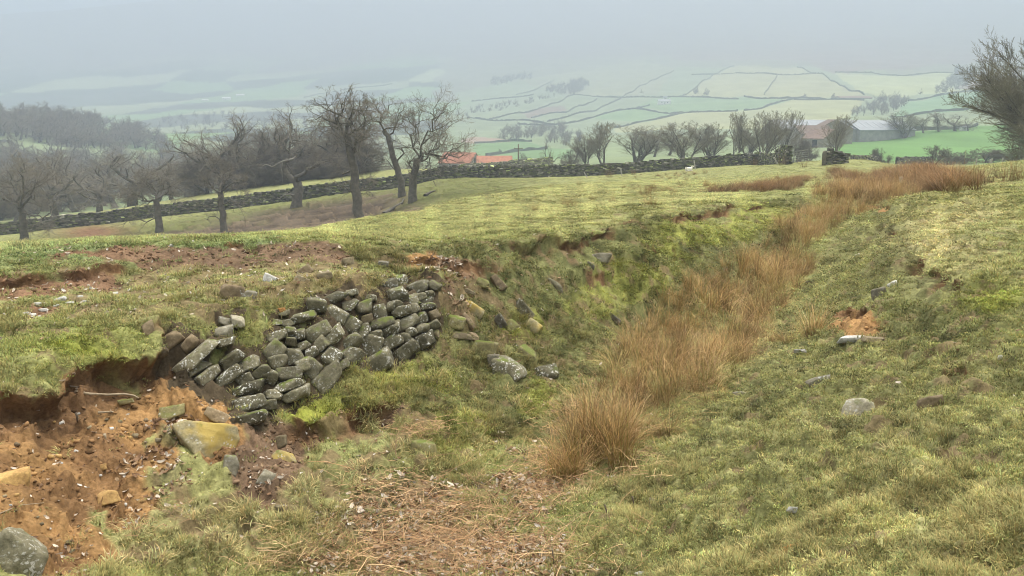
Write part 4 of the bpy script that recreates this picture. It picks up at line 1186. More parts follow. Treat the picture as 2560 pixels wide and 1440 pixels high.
# ------------------------------------------------------------------ sticks
def tube_arrays(P, r, sides=6):
    """P (n,k,3) polylines, r (n,k) radii -> vertices, quads"""
    n, k, _ = P.shape
    T = np.empty_like(P); T[:, 1:-1] = P[:, 2:] - P[:, :-2]; T[:, 0] = P[:, 1] - P[:, 0]; T[:, -1] = P[:, -1] - P[:, -2]
    T /= np.maximum(np.linalg.norm(T, axis=2, keepdims=True), 1e-9)
    g = P[:, -1] - P[:, 0]; ref = np.zeros((n, 3)); ref[np.arange(n), np.argmin(np.abs(g), axis=1)] = 1
    U = np.cross(T, ref[:, None, :]); U /= np.maximum(np.linalg.norm(U, axis=2, keepdims=True), 1e-9)
    W = np.cross(T, U)
    a = np.arange(sides) * 2 * PI / sides
    V = P[:, :, None, :] + r[:, :, None, None] * (np.cos(a)[None, None, :, None] * U[:, :, None, :] + np.sin(a)[None, None, :, None] * W[:, :, None, :])
    base = (np.arange(n) * k * sides)[:, None, None]; s = (np.arange(k - 1) * sides)[None, :, None]; c = np.arange(sides)[None, None, :]; c2 = (np.arange(sides) + 1)[None, None, :] % sides
    Fq = np.stack([base + s + c, base + s + c2, base + s + sides + c2, base + s + sides + c], -1).reshape(-1, 4)
    return V.reshape(-1, 3), Fq
m_stick = flat_mat('bleached wood', (.38,.30,.20), var=.4, scale=14)
m_stick2 = flat_mat('dark wood', (.13,.10,.07), var=.4, scale=14)
m_post = flat_mat('weathered grey post', (.36,.34,.29), var=.4, scale=9)
STICKS = [([(188,982),(225,988),(270,990),(310,988),(335,992),(346,998)],.011,m_stick,'long bleached branch lying on the bare soil under the overhang'),
 ([(245,1034),(284,1032)],.009,m_stick,'short pale stick lying level below the long bleached branch'),
 ([(190,1032),(193,1050)],.008,m_stick2,'short dark stick standing in the orange soil face'),
 ([(175,968),(196,970)],.007,m_stick2,'small dark twig just above the long bleached branch'),
 ([(261,1085),(263,1100)],.009,m_stick,'stubby white twig among leaves on the soil'),
 ([(0,1285),(50,1264),(110,1258)],.003,m_stick,'thin arching straw stem at the left edge above the corner boulder'),
 ([(1581,1242),(1584,1266)],.006,m_stick2,'short black stalk beside the small upright grey stone'),
 ([(1512,1262),(1520,1295)],.005,m_stick2,'black leaning stalk in the leaf litter left of the green slope'),
 ([(1480,1325),(1481,1350)],.005,m_stick2,'black upright stalk at the edge of the bracken'),
 ([(1381,1375),(1384,1425)],.005,m_stick2,'tall dark stalk at the bottom of the bracken')]
for px, r_, mt, lab in STICKS:
    up = px[0][1] < px[-1][1] and abs(px[0][0] - px[-1][0]) < 12
    if up:
        q = ghit(*px[-1]); pts = [np.array(at_depth(px[0][0], px[0][1], q[1] - .01)), np.array(q) + np.array((0, 0, -.02))]
        pts = [pts[0], (pts[0] * .6 + pts[1] * .4) + np.array((.004, 0, 0)), pts[1]]
    else:
        pts = [np.array(hit(u, v, f=full_z)) + np.array((0, 0, r_ * .9)) for u, v in px]
        if len(pts) == 2: pts = [pts[0], (pts[0] + pts[1]) / 2, pts[1]]
    pts = np.array(pts); k = len(pts)
    V, Fq = tube_arrays(pts[None] - pts[0], np.linspace(r_, r_ * .55, k)[None] * rg.uniform(.85, 1.2, (1, k)), 6)
    cap = [np.arange(6)[::-1][None], (np.arange(6) + (k - 1) * 6)[None]]
    nm = 'branch' if 'branch' in lab else ('twig' if 'twig' in lab else ('stalk' if ('stalk' in lab or 'stem' in lab) else 'stick'))
    tag(link(nm, mk_mesh(nm, V, [Fq, cap[0], cap[1]], True, None, [mt]), loc=pts[0]), lab, nm)
# ------------------------------------------------------------------ bare winter trees
m_bark = flat_mat('bark', (.10,.09,.068), var=.45, scale=3, bs=.5, bd=.05)
m_barkp = flat_mat('pale bark', (.115,.103,.08), var=.4, scale=3, bs=.5, bd=.05)
m_twig = flat_mat('twigs', (.19,.165,.125), var=.3, scale=.7, bs=0)
m_twig2 = flat_mat('olive twigs', (.19,.175,.125), var=.3, scale=.7, bs=0)
m_twig3 = flat_mat('thorn twigs', (.12,.105,.08), var=.3, scale=.7, bs=0)
m_dead = flat_mat('bleached dead limb', (.22,.20,.165), var=.3, scale=3, bs=.3)

def limb(rg, p, d, L, r0, r1, k, wig, up, drift=None):
    """a wandering limb of k points"""
    pts = [np.array(p, float)]; d = np.array(d, float); d /= np.linalg.norm(d)
    for s in range(k - 1):
        d = d + rg.normal(0, wig, 3) + np.array((0, 0, up))
        if drift is not None: d = d + drift
        d /= np.linalg.norm(d)
        pts.append(pts[-1] + d * L / (k - 1))
    return np.array(pts), np.linspace(r0, r1, k)

def turn(rg, d, ang):
    d = d / np.linalg.norm(d)
    a = np.cross(d, rg.normal(0, 1, 3)); a /= max(np.linalg.norm(a), 1e-6)
    return d * math.cos(ang) + a * math.sin(ang)

KINDS = {
 # levels: (children, length ratio, angle, wiggle, upward pull, first fraction)
 'oak': [(6, .85, 1.0, .30, .05, .25), (10, .66, 1.0, .32, .02, .12), (9, .54, .95, .28, .01, .12), (8, .50, .9, .2, .0, .1)],
 'sycamore': [(9, .60, .62, .10, .12, .2), (9, .54, .6, .13, .10, .15), (8, .50, .6, .15, .06, .12), (7, .48, .6, .15, .03, .1)],
 'thorn': [(8, .8, .8, .3, .05, .1), (9, .6, .85, .3, .04, .15), (8, .5, .85, .25, .02, .1), (6, .5, .8, .25, .02, .1)],
}
def grow(rg, kind, starts, minlev=0, twig_r=.010, thin=1.0, bare0=False):
    """starts: [(pts, radii, level)] -> {level: [(pts, radii)]}"""
    lv = KINDS[kind]; out = {0: [], 1: [], 2: [], 3: [], 4: []}
    stack = list(starts)
    while stack:
        pts, rad, l = stack.pop()
        out[min(l, 4)].append((pts, rad))
        if l >= len(lv) or (bare0 and l == 0): continue
        n, lr_, ang, wig, up, f0 = lv[l]
        n = max(2, int(n * thin * rg.uniform(.75, 1.25)))
        L = np.linalg.norm(np.diff(pts, axis=0), axis=1).sum()
        for c in range(n):
            t = f0 + (1 - f0) * (c + rg.uniform(0, 1)) / n; t = min(t, .999)
            x = t * (len(pts) - 1); i = int(x); a = x - i
            p = pts[i] * (1 - a) + pts[i + 1] * a; d = pts[i + 1] - pts[i]
            r_ = (rad[i] * (1 - a) + rad[i + 1] * a)
            dd = turn(rg, d, ang * rg.uniform(.6, 1.3) * (1 - .35 * t))
            ln = L * lr_ * rg.uniform(.6, 1.15) * (1.15 - .6 * t if l == 1 else 1.1 - .45 * t)
            k = (7, 6, 5, 4)[min(l, 3)]
            r0 = max(min(r_ * .6, ln * (.020 if l == 1 else .0125)), twig_r); r1 = max(r0 * .3, twig_r * .8)
            q, rr = limb(rg, p, dd, ln, r0, r1, k, wig, up)
            stack.append((q, rr, l + 1))
    return out

def tree_meshes(out, bark, twig, name, low=2):
    """two meshes: trunk with its limbs, and the crown of branches and twigs"""
    def build(levels, sides):
        Vs, Fs, off = [], [], 0
        for l in levels:
            by = {}
            for p, r in out[l]: by.setdefault(len(p), []).append((p, r))
            for k, lst in by.items():
                V, Fq = tube_arrays(np.array([a for a, _ in lst]), np.array([b for _, b in lst]), sides[l])
                Vs.append(V); Fs.append(Fq + off); off += len(V)
        return np.concatenate(Vs), [np.concatenate(Fs)]
    sides = {0: 9, 1: 7, 2: 4, 3: 3, 4: 3}
    a = build([l for l in range(low) if out[l]], sides); b = build([l for l in range(low, 5) if out[l]], sides)
    return mk_mesh('trunk', a[0], a[1], True, None, [bark]), mk_mesh('crown', b[0], b[1], False, None, [twig])

def make_proto(kind, seed, H=10.0):
    rg = np.random.default_rng(seed)
    if kind == 'oak':
        trunk = limb(rg, (0, 0, -.3), (rg.normal(0, .12), rg.normal(0, .12), 1), H * .34, H * .036, H * .024, 7, .10, .05)
        st = [(trunk[0], trunk[1], 0)]
        for k in range(4):
            az = k * PI / 2 + rg.uniform(-.5, .5)
            q = limb(rg, trunk[0][-1 - (k % 3)], (math.cos(az) * 1.0, math.sin(az) * 1.0, rg.uniform(.5, 1.3)), H * rg.uniform(.38, .52), H * .02, H * .006, 9, .28, .06)
            st.append((q[0], q[1], 1))
        return grow(rg, kind, st, twig_r=.0072)
    if kind == 'sycamore':
        st = []
        ns = rg.integers(3, 6)
        for k in range(ns):
            az = rg.uniform(0, 2 * PI); le = rg.uniform(.03, .34)
            q = limb(rg, (.15 * math.cos(az), .15 * math.sin(az), -.3), (math.cos(az) * le, math.sin(az) * le, 1), H * rg.uniform(.72, .95), H * rg.uniform(.012, .019), H * .003, 10, .07, .05)
            st.append((q[0], q[1], 0))
        return grow(rg, kind, st, twig_r=.0072)
    st = []
    for k in range(5):
        az = rg.uniform(0, 2 * PI)
        q = limb(rg, (.1 * math.cos(az), .1 * math.sin(az), -.2), (math.cos(az) * .8, math.sin(az) * .8, 1), H * rg.uniform(.4, .6), H * .018, H * .005, 7, .22, .04)
        st.append((q[0], q[1], 0))
    return grow(rg, 'thorn', st, twig_r=.009)

def extents(out):
    P = np.concatenate([p for l in out for p, _ in out[l]])
    return np.percentile(P[:, 0], 1), np.percentile(P[:, 0], 99), np.percentile(P[:, 2], 99.7)

PROTO = {}
for kind, seeds in (('oak', (1, 2, 3, 4)), ('sycamore', (11, 12, 13)), ('thorn', (21, 22))):
    PROTO[kind] = []
    for s_ in seeds:
        o_ = make_proto(kind, s_)
        tk, cr = tree_meshes(o_, m_bark, {'oak': m_twig, 'sycamore': m_twig2, 'thorn': m_twig3}[kind], kind, low=3 if kind == 'oak' else 2)
        PROTO[kind].append((tk, cr, extents(o_)))
        print(kind, len(tk.polygons), len(cr.polygons))

def put_tree(kind, k, x, y, z, width, height, label, name=None, cat='tree', group=None, rotz=None):
    tk, cr, (x0, x1, h) = PROTO[kind][k % len(PROTO[kind])]
    e = tag(link(name or {'oak': 'oak_tree', 'sycamore': 'sycamore_tree', 'thorn': 'thorn_bush'}[kind], None, loc=(x, y, z)), label, cat, group)
    width = width * (1.22 if kind == 'sycamore' else 1.0)
    e.scale = (width / (x1 - x0), width / (x1 - x0), height / h)
    e.rotation_euler = (0, 0, rotz if rotz is not None else 0)
    link('trunk', tk, e); link('crown', cr, e)
    return e

def tree_px(kind, k, u, vtop, wpx, Y, label, vbase=None, **kw):
    """tree at photo column u, distance Y, whose top shows at row vtop"""
    a, b_ = ray(u, vbase or 400)
    if vbase: x, y, z = ghit(u, vbase, rmin=32); Y = y
    else: x, y = a * Y, Y; z = float(base_z(np.array([x]), np.array([y]))[0])
    _, bt = ray(u, vtop)
    h = CAMZ + bt * Y - z
    return put_tree(kind, k, x, y, z - .1, wpx / F * Y, h, label, **kw)

# hero oaks beside the field wall: main limbs follow the photograph, the rest grows from them
def hero(name, base, limbs, seed, label, thin=1.0, dead=None, dead_levels=3, cat='tree'):
    rg = np.random.default_rng(seed)
    bx, by, bz = ghit(*base, rmin=32)
    k_ = by / F
    st = []; dj = {}
    for pts, r0, r1, lev in limbs:
        key = pts[0]
        dep = dj.get(key, 0.0); slope = 0 if lev == 0 else rg.uniform(-.7, .7)
        P = []; acc = 0; prev = pts[0]
        for p in pts:
            acc += math.hypot(p[0] - prev[0], p[1] - prev[1]); prev = p
            yy = dep + slope * acc * k_; dj.setdefault(p, yy)
            X, Y_, Z = at_depth(p[0], p[1], by + yy)
            P.append((X - bx, yy, Z - bz))
        P = np.array(P); n = max(6, len(P) * 2)
        t = np.linspace(0, len(P) - 1, n); P = np.stack([np.interp(t, np.arange(len(P)), P[:, q]) for q in range(3)], 1)
        P[1:-1] += rg.normal(0, .05 + .12 * (lev > 0), (n - 2, 3)) * np.array((1, 1, 1))
        st.append((P, np.linspace(r0, r1, n) * (.56 if lev else .85), lev))
    if st[0][2] == 0:
        st[0][0][0][2] -= .4; st[0][1][0] *= 1.35
    out = grow(rg, 'oak', st, twig_r=.0072, thin=thin, bare0=True)
    tk, cr = tree_meshes(out, m_barkp, m_twig, name, low=3)
    e = tag(link(name, None, loc=(bx, by, bz)), label, cat)
    link('trunk', tk, e); link('crown', cr, e)
    if dead:
        for pts, r0, r1 in dead:
            P = np.array([at_depth(p[0], p[1], by - .5) for p in pts]) - np.array((bx, by, bz))
            t = np.linspace(0, len(P) - 1, 8); P = np.stack([np.interp(t, np.arange(len(P)), P[:, q]) for q in range(3)], 1)
            P[1:-1] += rg.normal(0, .05, (6, 3))
            V, Fq = tube_arrays(P[None], np.linspace(r0, r1, 8)[None], 5)
            tag(link('dead_limb', mk_mesh('dead_limb', V, [Fq], True, None, [m_dead]), e), 'bleached bare dead limb')
    return e

hero('oak_tree', (903,553), [
 ([(903,553),(893,520),(893,480),(886,430),(875,380),(868,340)], .46, .30, 0),
 ([(868,340),(850,325),(845,310),(825,305),(808,295),(790,300)], .22, .05, 1), ([(868,340),(862,315),(855,290),(850,270),(862,255)], .20, .05, 1),
 ([(868,340),(885,322),(905,320),(925,312),(940,300)], .20, .05, 1), ([(868,340),(875,310),(885,285),(880,265)], .18, .05, 1),
 ([(875,380),(888,365),(890,345),(910,345)], .16, .05, 1), ([(855,290),(835,275),(815,270),(800,265)], .12, .04, 1), ([(893,480),(915,465),(930,450)], .12, .04, 1),
 ([(885,285),(905,275),(920,265)], .1, .04, 1), ([(893,480),(872,462),(850,468),(835,460)], .10, .03, 2), ([(886,430),(860,432),(845,420),(832,405)], .12, .04, 2)], 301,
 'tallest oak by the field wall, straight trunk leaning left under a high wind-swept crown', 1.0)
hero('oak_tree', (740,516), [
 ([(740,516),(746,480),(742,455)], .62, .52, 0),
 ([(742,455),(720,440),(708,420),(712,405),(722,400)], .40, .24, 0), ([(722,400),(728,380),(728,355),(735,330),(722,312)], .24, .06, 1), ([(728,355),(745,340),(760,335),(775,325)], .10, .03, 2),
 ([(742,455),(752,435),(775,425),(800,410),(825,405)], .42, .10, 1), ([(825,405),(830,380),(845,370)], .10, .03, 1), ([(825,405),(845,420),(862,428)], .10, .04, 1), ([(800,410),(795,390),(780,378)], .10, .03, 1),
 ([(728,380),(710,365),(695,340),(692,320)], .12, .03, 2), ([(712,405),(728,430),(727,450)], .14, .08, 2)], 302,
 'half dead oak with a forked trunk and bleached broken limbs', .85,
 dead=[([(722,400),(700,405),(680,415),(670,410),(655,416)], .12, .03), ([(722,400),(735,396),(742,390)], .16, .08), ([(728,355),(722,335),(715,315),(712,308)], .08, .02), ([(735,340),(742,322),(743,308)], .06, .02), ([(735,488),(715,485),(700,495),(692,497)], .09, .03), ([(705,405),(704,430),(705,455)], .06, .02)])
hero('oak_tree', (1006,490), [
 ([(1006,490),(1003,450),(992,420),(980,380),(968,340),(960,325)], .42, .26, 0),
 ([(960,325),(945,305),(930,290),(918,280)], .17, .05, 1), ([(960,325),(958,295),(965,275),(975,262)], .17, .05, 1), ([(960,325),(985,318),(1005,312),(1020,300)], .14, .05, 1), ([(968,340),(990,325),(995,295),(1010,275)], .15, .05, 1),
 ([(992,420),(1003,385),(1010,370),(1035,368),(1050,355)], .16, .05, 1), ([(958,295),(940,270),(930,262)], .12, .04, 1), ([(1003,450),(980,415),(955,408),(930,405)], .10, .03, 2), ([(980,380),(985,350),(975,345)], .1, .04, 2)], 303,
 'oak with a slim trunk leaning left, standing in the pair in front of the wall', 1.0)
hero('oak_tree', (1033,505), [
 ([(1033,505),(1032,460),(1032,435),(1045,405),(1052,390)], .46, .34, 0),
 ([(1052,390),(1035,375),(1032,355),(1040,320),(1050,290),(1045,275)], .2, .05, 1), ([(1052,390),(1058,360),(1075,330),(1085,300),(1075,280)], .18, .05, 1), ([(1052,390),(1070,380),(1090,385),(1110,395),(1140,395),(1160,385)], .2, .05, 1),
 ([(1070,380),(1095,370),(1110,350),(1115,325),(1130,300)], .16, .04, 1), ([(1045,405),(1075,398),(1085,380),(1100,365)], .16, .05, 1), ([(1110,395),(1115,380),(1135,370),(1160,360)], .12, .03, 1), ([(1058,360),(1090,345),(1110,340)], .12, .04, 1),
 ([(1032,435),(1020,410),(1035,395)], .14, .06, 1), ([(1085,300),(1100,285),(1120,280)], .1, .03, 1), ([(1040,320),(1020,300),(1030,285)], .1, .03, 1)], 304,
 'broad oak with a curved trunk and a low limb reaching right over the wall', 1.0)
hero('oak_tree', (397,580), [
 ([(397,580),(396,545),(394,520),(390,500)], .40, .30, 0),
 ([(390,500),(372,505),(355,495),(348,475)], .2, .05, 1), ([(390,500),(410,485),(430,478),(445,470)], .2, .05, 1), ([(390,500),(385,475),(370,455),(375,435)], .18, .05, 1), ([(390,500),(400,470),(415,450),(410,430)], .18, .05, 1),
 ([(396,545),(360,552),(330,548),(310,560)], .10, .03, 2), ([(394,520),(420,530),(450,520),(470,525)], .12, .03, 2), ([(372,505),(340,490),(320,485)], .12, .04, 1)], 305,
 'low round headed oak in front of the wall, bare trunk above the field crest', 1.1)
hero('oak_tree', (562,583), [
 ([(562,583),(558,545),(552,510),(550,480)], .38, .28, 0),
 ([(550,480),(530,472),(512,455),(500,452)], .17, .05, 1), ([(550,480),(560,450),(575,435),(570,415)], .17, .05, 1), ([(550,480),(545,450),(535,425),(545,405)], .17, .05, 1), ([(550,480),(580,465),(600,455),(615,465)], .15, .05, 1),
 ([(552,510),(520,515),(490,500)], .12, .03, 2), ([(558,545),(530,550),(510,545)], .1, .03, 2), ([(552,510),(580,500),(605,510),(625,505)], .12, .03, 2)], 306,
 'spreading oak before the wall, just right of the low round headed one', 1.05,
 dead=[([(550,480),(553,460),(566,450)], .08, .03), ([(500,430),(510,415),(525,398)], .05, .02)])
hero('oak_tree', (62,604), [
 ([(62,604),(58,565),(55,535),(52,520)], .44, .34, 0),
 ([(52,520),(30,510),(5,505),(-20,490)], .2, .05, 1), ([(52,520),(45,485),(30,455),(35,430)], .2, .05, 1), ([(52,520),(75,490),(95,465),(110,455)], .2, .05, 1), ([(52,520),(60,480),(65,440),(60,410)], .2, .05, 1),
 ([(55,535),(85,533),(110,540),(130,548)], .14, .04, 1), ([(58,565),(30,560),(0,570)], .1, .03, 2), ([(58,565),(95,560),(120,565)], .1, .03, 2)], 307,
 'dark oak at the far left edge, rooted lowest on the slope below the wall', 1.1)

# the crowd of oaks in the dip behind the wall
BACK = [ # u, vtop, width px, distance, kind, label
 (235,402,210,112,'oak','oak with a leaning double trunk just behind the wall, right of the far left oak'),
 (125,385,190,118,'oak',None),(20,392,170,122,'oak',None),(320,372,170,124,'oak',None),(420,395,150,120,'oak',None),(480,352,150,132,'oak',None),(560,390,140,120,'oak',None),
 (600,380,150,112,'oak',None),(690,400,120,118,'oak',None),(790,355,140,135,'oak',None),(840,390,110,120,'oak',None),(935,385,100,116,'oak','small slender oak seen between the tallest oak and the leaning pair'),
 (645,318,150,140,'sycamore','domed pale tree rising behind the half dead oak'),(380,380,160,140,'oak',None),(180,375,170,140,'oak',None),(70,378,150,145,'oak',None),(540,385,150,145,'oak',None),(740,385,120,150,'oak',None),(280,385,150,150,'oak',None),
 (900,400,100,150,'oak',None),(-30,380,150,130,'oak',None),(980,400,90,140,'oak',None),(450,400,140,165,'oak',None),(250,395,160,175,'oak',None),(600,400,140,170,'oak',None),(110,400,150,170,'oak',None),(830,380,110,160,'oak',None),(1060,400,80,150,'oak',None)]
rg = np.random.default_rng(8)
for k, (u, vt, w, Y, kd, lab) in enumerate(BACK):
    tree_px(kd, k, u, vt, w, Y, lab or 'bare grey brown oak in the crowd of trees behind the wall on the left', group=None if lab else 'bare oaks crowded behind the wall', rotz=rg.uniform(0, 6.28), name='oak_tree' if kd == 'oak' else 'ash_tree')

ROW = [
 (1372,352,55,150,'oak','small crooked tree standing alone in front of the green valley field'),
 (1465,335,60,150,'sycamore','thin tree at the left end of the sycamore row behind the wall'),
 (1425,362,80,148,'thorn','reddish brown thicket at the left end of the sycamore row'),
 (1510,304,125,150,'sycamore','fan shaped sycamore, second in the row behind the wall'),
 (1590,308,120,156,'sycamore','tall dense sycamore between the second and the wide low one'),
 (1635,325,70,190,'oak','domed paler tree standing back behind the dense sycamore'),
 (1670,305,80,200,'oak','faint tree in the haze behind the wide low sycamore'),
 (1708,312,115,140,'sycamore','wide low sycamore splitting into spreading stems right above the wall'),
 (1780,303,95,146,'sycamore','slim sycamore of several straight stems, right of the wide low one'),
 (1835,279,90,142,'sycamore','tall single stemmed sycamore in the middle of the row'),
 (1872,312,70,150,'sycamore','thin sycamore squeezed between the two tallest of the row'),
 (1905,275,90,136,'sycamore','tallest sycamore of the row, behind the thick end of the wall'),
 (1948,276,75,138,'sycamore','last tall sycamore of the row, nearest the gate'),
 (1995,345,70,140,'thorn','grey thorn bush in front of the barns'),
 (2022,352,50,136,'thorn','rounded thorn bush just left of the gateside sycamore'),
 (2093,286,92,122,'sycamore','single sycamore behind the ruined wall end right of the gate'),
 (2255,277,70,255,'sycamore','upright tree at the end of the long barn'),
 (2302,280,50,262,'oak','first of the wind bent trees along the far wall right of the barn'),
 (2340,277,60,264,'oak','second of the wind bent trees, the widest, along the far wall'),
 (2380,284,55,266,'oak','third of the wind bent trees along the far wall'),
 (2412,290,50,268,'oak','last of the wind bent trees, half behind the big tree on the right'),
 (2190,368,36,118,'thorn','spiky little bush growing on the mound beside the gate'),
 (2216,383,36,116,'thorn','low round bush touching the spiky one on the mound'),
 (2331,362,62,128,'thorn','rounded hawthorn in front of the bright green field'),
 (2410,370,80,132,'thorn','first hawthorn of the dark hedge below the big right hand tree'),
 (2470,370,90,133,'thorn','second hawthorn of the dark hedge below the big right hand tree'),
 (2535,368,100,132,'thorn','third hawthorn of the dark hedge, at the right edge'),
 (2370,385,60,130,'thorn','low scrub linking the rounded hawthorn to the dark hedge'),
 (1315,380,40,190,'thorn','leafless shrub beside the telegraph pole and orange roof'),
]
for k, (u, vt, w, Y, kd, lab) in enumerate(ROW):
    tree_px(kd, k, u, vt, w, Y, lab, cat='bush' if kd == 'thorn' else 'tree', rotz=rg.uniform(0, 6.28), group='sycamores behind the wall' if 'sycamore' in lab else None)

# the big tree at the right edge: trunk just outside the view, branches sweeping left
def big_right():
    rg = np.random.default_rng(41)
    Y = 62.0; a, b_ = ray(2690, 400); bx = a * Y; bz = float(base_z(np.array([bx]), np.array([Y]))[0])
    st = []; H = CAMZ + ray(2690, 60)[1] * Y - bz
    tr = limb(rg, (0, 0, -.4), (0, 0, 1), H * .5, .62, .40, 9, .05, .05); st.append((tr[0], tr[1], 0))
    for k in range(46):
        s_ = k / 46; t = .30 + .68 * s_; az = PI + rg.uniform(-1.3, 1.3) if k % 3 else rg.uniform(-1.2, 1.2)
        p = tr[0][min(int(t * 9), 8)]
        el = .04 + 1.25 * s_
        L = (11.6 - 6.2 * s_) * rg.uniform(.82, 1.06)
        q = limb(rg, p, (math.cos(az) * math.cos(el), math.sin(az) * math.cos(el), math.sin(el)), L, .15 - .06 * s_, .025, 11, .07, .015)
        st.append((q[0], q[1], 1))
    KINDS['big'] = [(4, .5, .6, .1, .05, .4), (20, .42, .55, .12, .05, .12), (12, .45, .6, .15, .05, .12), (9, .45, .6, .18, .04, .1)]
    out = grow(rg, 'big', st, twig_r=.0072)
    tk, cr = tree_meshes(out, m_bark, m_twig2, 'sycamore_tree')
    e = tag(link('sycamore_tree', None, loc=(bx, Y, bz)), 'big bare tree whose layered branches sweep in from the right edge', 'tree')
    link('trunk', tk, e); link('crown', cr, e)
big_right()

# fallen branches under the oaks
for px, lab in ((((960,538),(985,522),(1005,510),(1010,500)), 'long fallen branch on the slope left of the leaning pair of oaks'), (((1062,492),(1075,484),(1088,480)), 'short fallen branch on the grass right of the broad oak')):
    pts = np.array([np.array(ghit(u, v, rmin=32)) + np.array((0, 0, .12)) for u, v in px]); k = len(pts)
    V, Fq = tube_arrays(pts[None] - pts[0], np.linspace(.16, .06, k)[None], 6)
    tag(link('fallen_branch', mk_mesh('fallen_branch', V, [Fq], True, None, [m_bark]), loc=pts[0]), lab, 'branch')

# ------------------------------------------------------------------ woods in the distance that read as one mass
def wood(name, poly, n, hpx, label, kind=('oak',), rmin=200, seed=0, hm=None, sq=1.0):
    rg = np.random.default_rng(seed); P, S, I, A = [], [], [], []
    meshes = []
    for kd in kind:
        for tk, cr, ex in PROTO[kd][:2]: meshes.append((cr, tk, ex))
    us = [p[0] for p in poly]; vs = [p[1] for p in poly]
    tries = 0
    while len(P) < 2 * n and tries < n * 60:
        tries += 1
        u, v = rg.uniform(min(us), max(us)), rg.uniform(min(vs), max(vs))
        if not in_poly(np.array([u]), np.array([v]), poly)[0]: continue
        x, y, z = hit(u, v, rmin=rmin)
        if math.hypot(x, y) < rmin * 1.01: continue
        k = rg.integers(0, len(meshes)); h = hm * rg.uniform(.7, 1.2) if hm else hpx / F * y * rg.uniform(.7, 1.25)
        s = h / meshes[k][2][2]; a_ = rg.uniform(0, 7)
        for q in (0, 1): P.append((x, y, z - .1)); S.append((s * sq, s * sq, s)); I.append(2 * k + q); A.append((0, 0, a_))
    n = len(P)
    if not n: return
    scatter(name, P, A, S, I, np.ones((n, 3)) * .1, [m for c_, t_, _ in meshes for m in (c_, t_)], label, 'wood')
wood('woodland', [(1235,352),(1260,325),(1330,318),(1400,322),(1455,345),(1450,366),(1360,362)], 90, 24, 'dark bare wood on the valley floor beyond the bright field', seed=1, rmin=250)
wood('woodland', [(1354,232),(1372,222),(1406,214),(1466,204),(1474,216),(1434,238)], 120, 14, 'dark copse on the hillside above the strip fields', seed=2)
wood('woodland', [(1140,280),(1236,262),(1300,256),(1400,240),(1330,262),(1240,282),(1140,300)], 46, 14, 'scattered trees along the slanting hedgerow below the copse', seed=3)
wood('woodland', [(1218,203),(1258,196),(1330,186),(1328,200),(1230,216)], 60, 12, 'faint wood high on the misty hillside', seed=4)
wood('woodland', [(2330,237),(2368,205),(2388,174),(2430,176),(2443,200),(2388,230)], 150, 14, 'dark wooded gill running up the hillside on the right', seed=5)
wood('woodland', [(2115,290),(2204,250),(2271,246),(2268,262),(2204,290)], 80, 18, 'clump of bare trees in the dip behind the long barn', seed=6)
wood('woodland', [(560,345),(700,330),(900,335),(1000,350),(1000,385),(560,385)], 120, 22, 'grey woods along the valley floor behind the oaks', seed=7, rmin=250)
wood('woodland', [(390,300),(600,285),(780,290),(780,322),(390,340)], 100, 18, 'far misty woods across the valley on the left', seed=8)
wood('woodland', [(820,300),(1100,270),(1140,300),(1000,330),(830,325)], 60, 14, 'hazy trees dotted across the valley behind the tallest oak', seed=9)
wood('woodland', [(-60,300),(0,285),(60,272),(130,268),(200,280),(270,305),(330,325),(420,356),(430,378),(200,372),(60,350),(-60,345)], 330, 34, 'bare wood covering the rounded hill on the left', seed=10, rmin=150, hm=7.5, sq=1.5)
wood('woodland', [(-60,505),(700,482),(960,440),(960,400),(-60,400)], 210, 0, 'grey brown oak wood filling the dip beyond the wall on the left', rmin=112, seed=13, hm=9.0, sq=1.3)
wood('undergrowth', [(-60,420),(300,420),(900,430),(900,470),(560,480),(300,515),(-60,560)], 150, 30, 'brown undergrowth beneath the oaks behind the wall', kind=('thorn',), rmin=108, seed=12, hm=4.2, sq=1.2)
# hedgerow trees on the far side that stand alone
for u, v, h, kd, lab in [(1738,237,22,'thorn','first of two dark trees beside the pale hillside farm'),(1767,240,20,'thorn','second of two dark trees beside the pale hillside farm, lower'),(2012,243,10,'thorn','tiny dark tree by the hillside wall left of the orange roofed farm'),
    (2199,258,32,'oak','hazy tree standing right of the orange roofed farm'),(2300,238,18,'oak','hazy tree where the two upper walls meet on the right'),(2450,230,8,'thorn','lone dark bush on the upper wall at the right'),(1251,383,12,'thorn','single round tree in the bright valley field'),(1605,236,14,'oak','small hazy tree left of the pale hillside farm')]:
    x, y, z = hit(u, v, rmin=110); hh = h / F * y
    put_tree(kd, 0, x, y, z - .1, hh * .9, hh, lab, name='hedgerow_tree', rotz=u)
# ------------------------------------------------------------------ dry stone walls
m_wall = flat_mat('dark dry stone', (.105,.10,.078), var=.55, scale=2.2, bs=.6, bd=.05)
nt = m_wall.node_tree; b_ = [n for n in nt.nodes if n.type == 'BSDF_PRINCIPLED'][0]
at = N(nt, 'ShaderNodeAttribute', attribute_name='Col')
src = b_.inputs['Base Color'].links[0].from_socket
nt.links.new(mix(nt, 1.0, src, at.outputs['Color'], 'MULTIPLY'), b_.inputs['Base Color'])

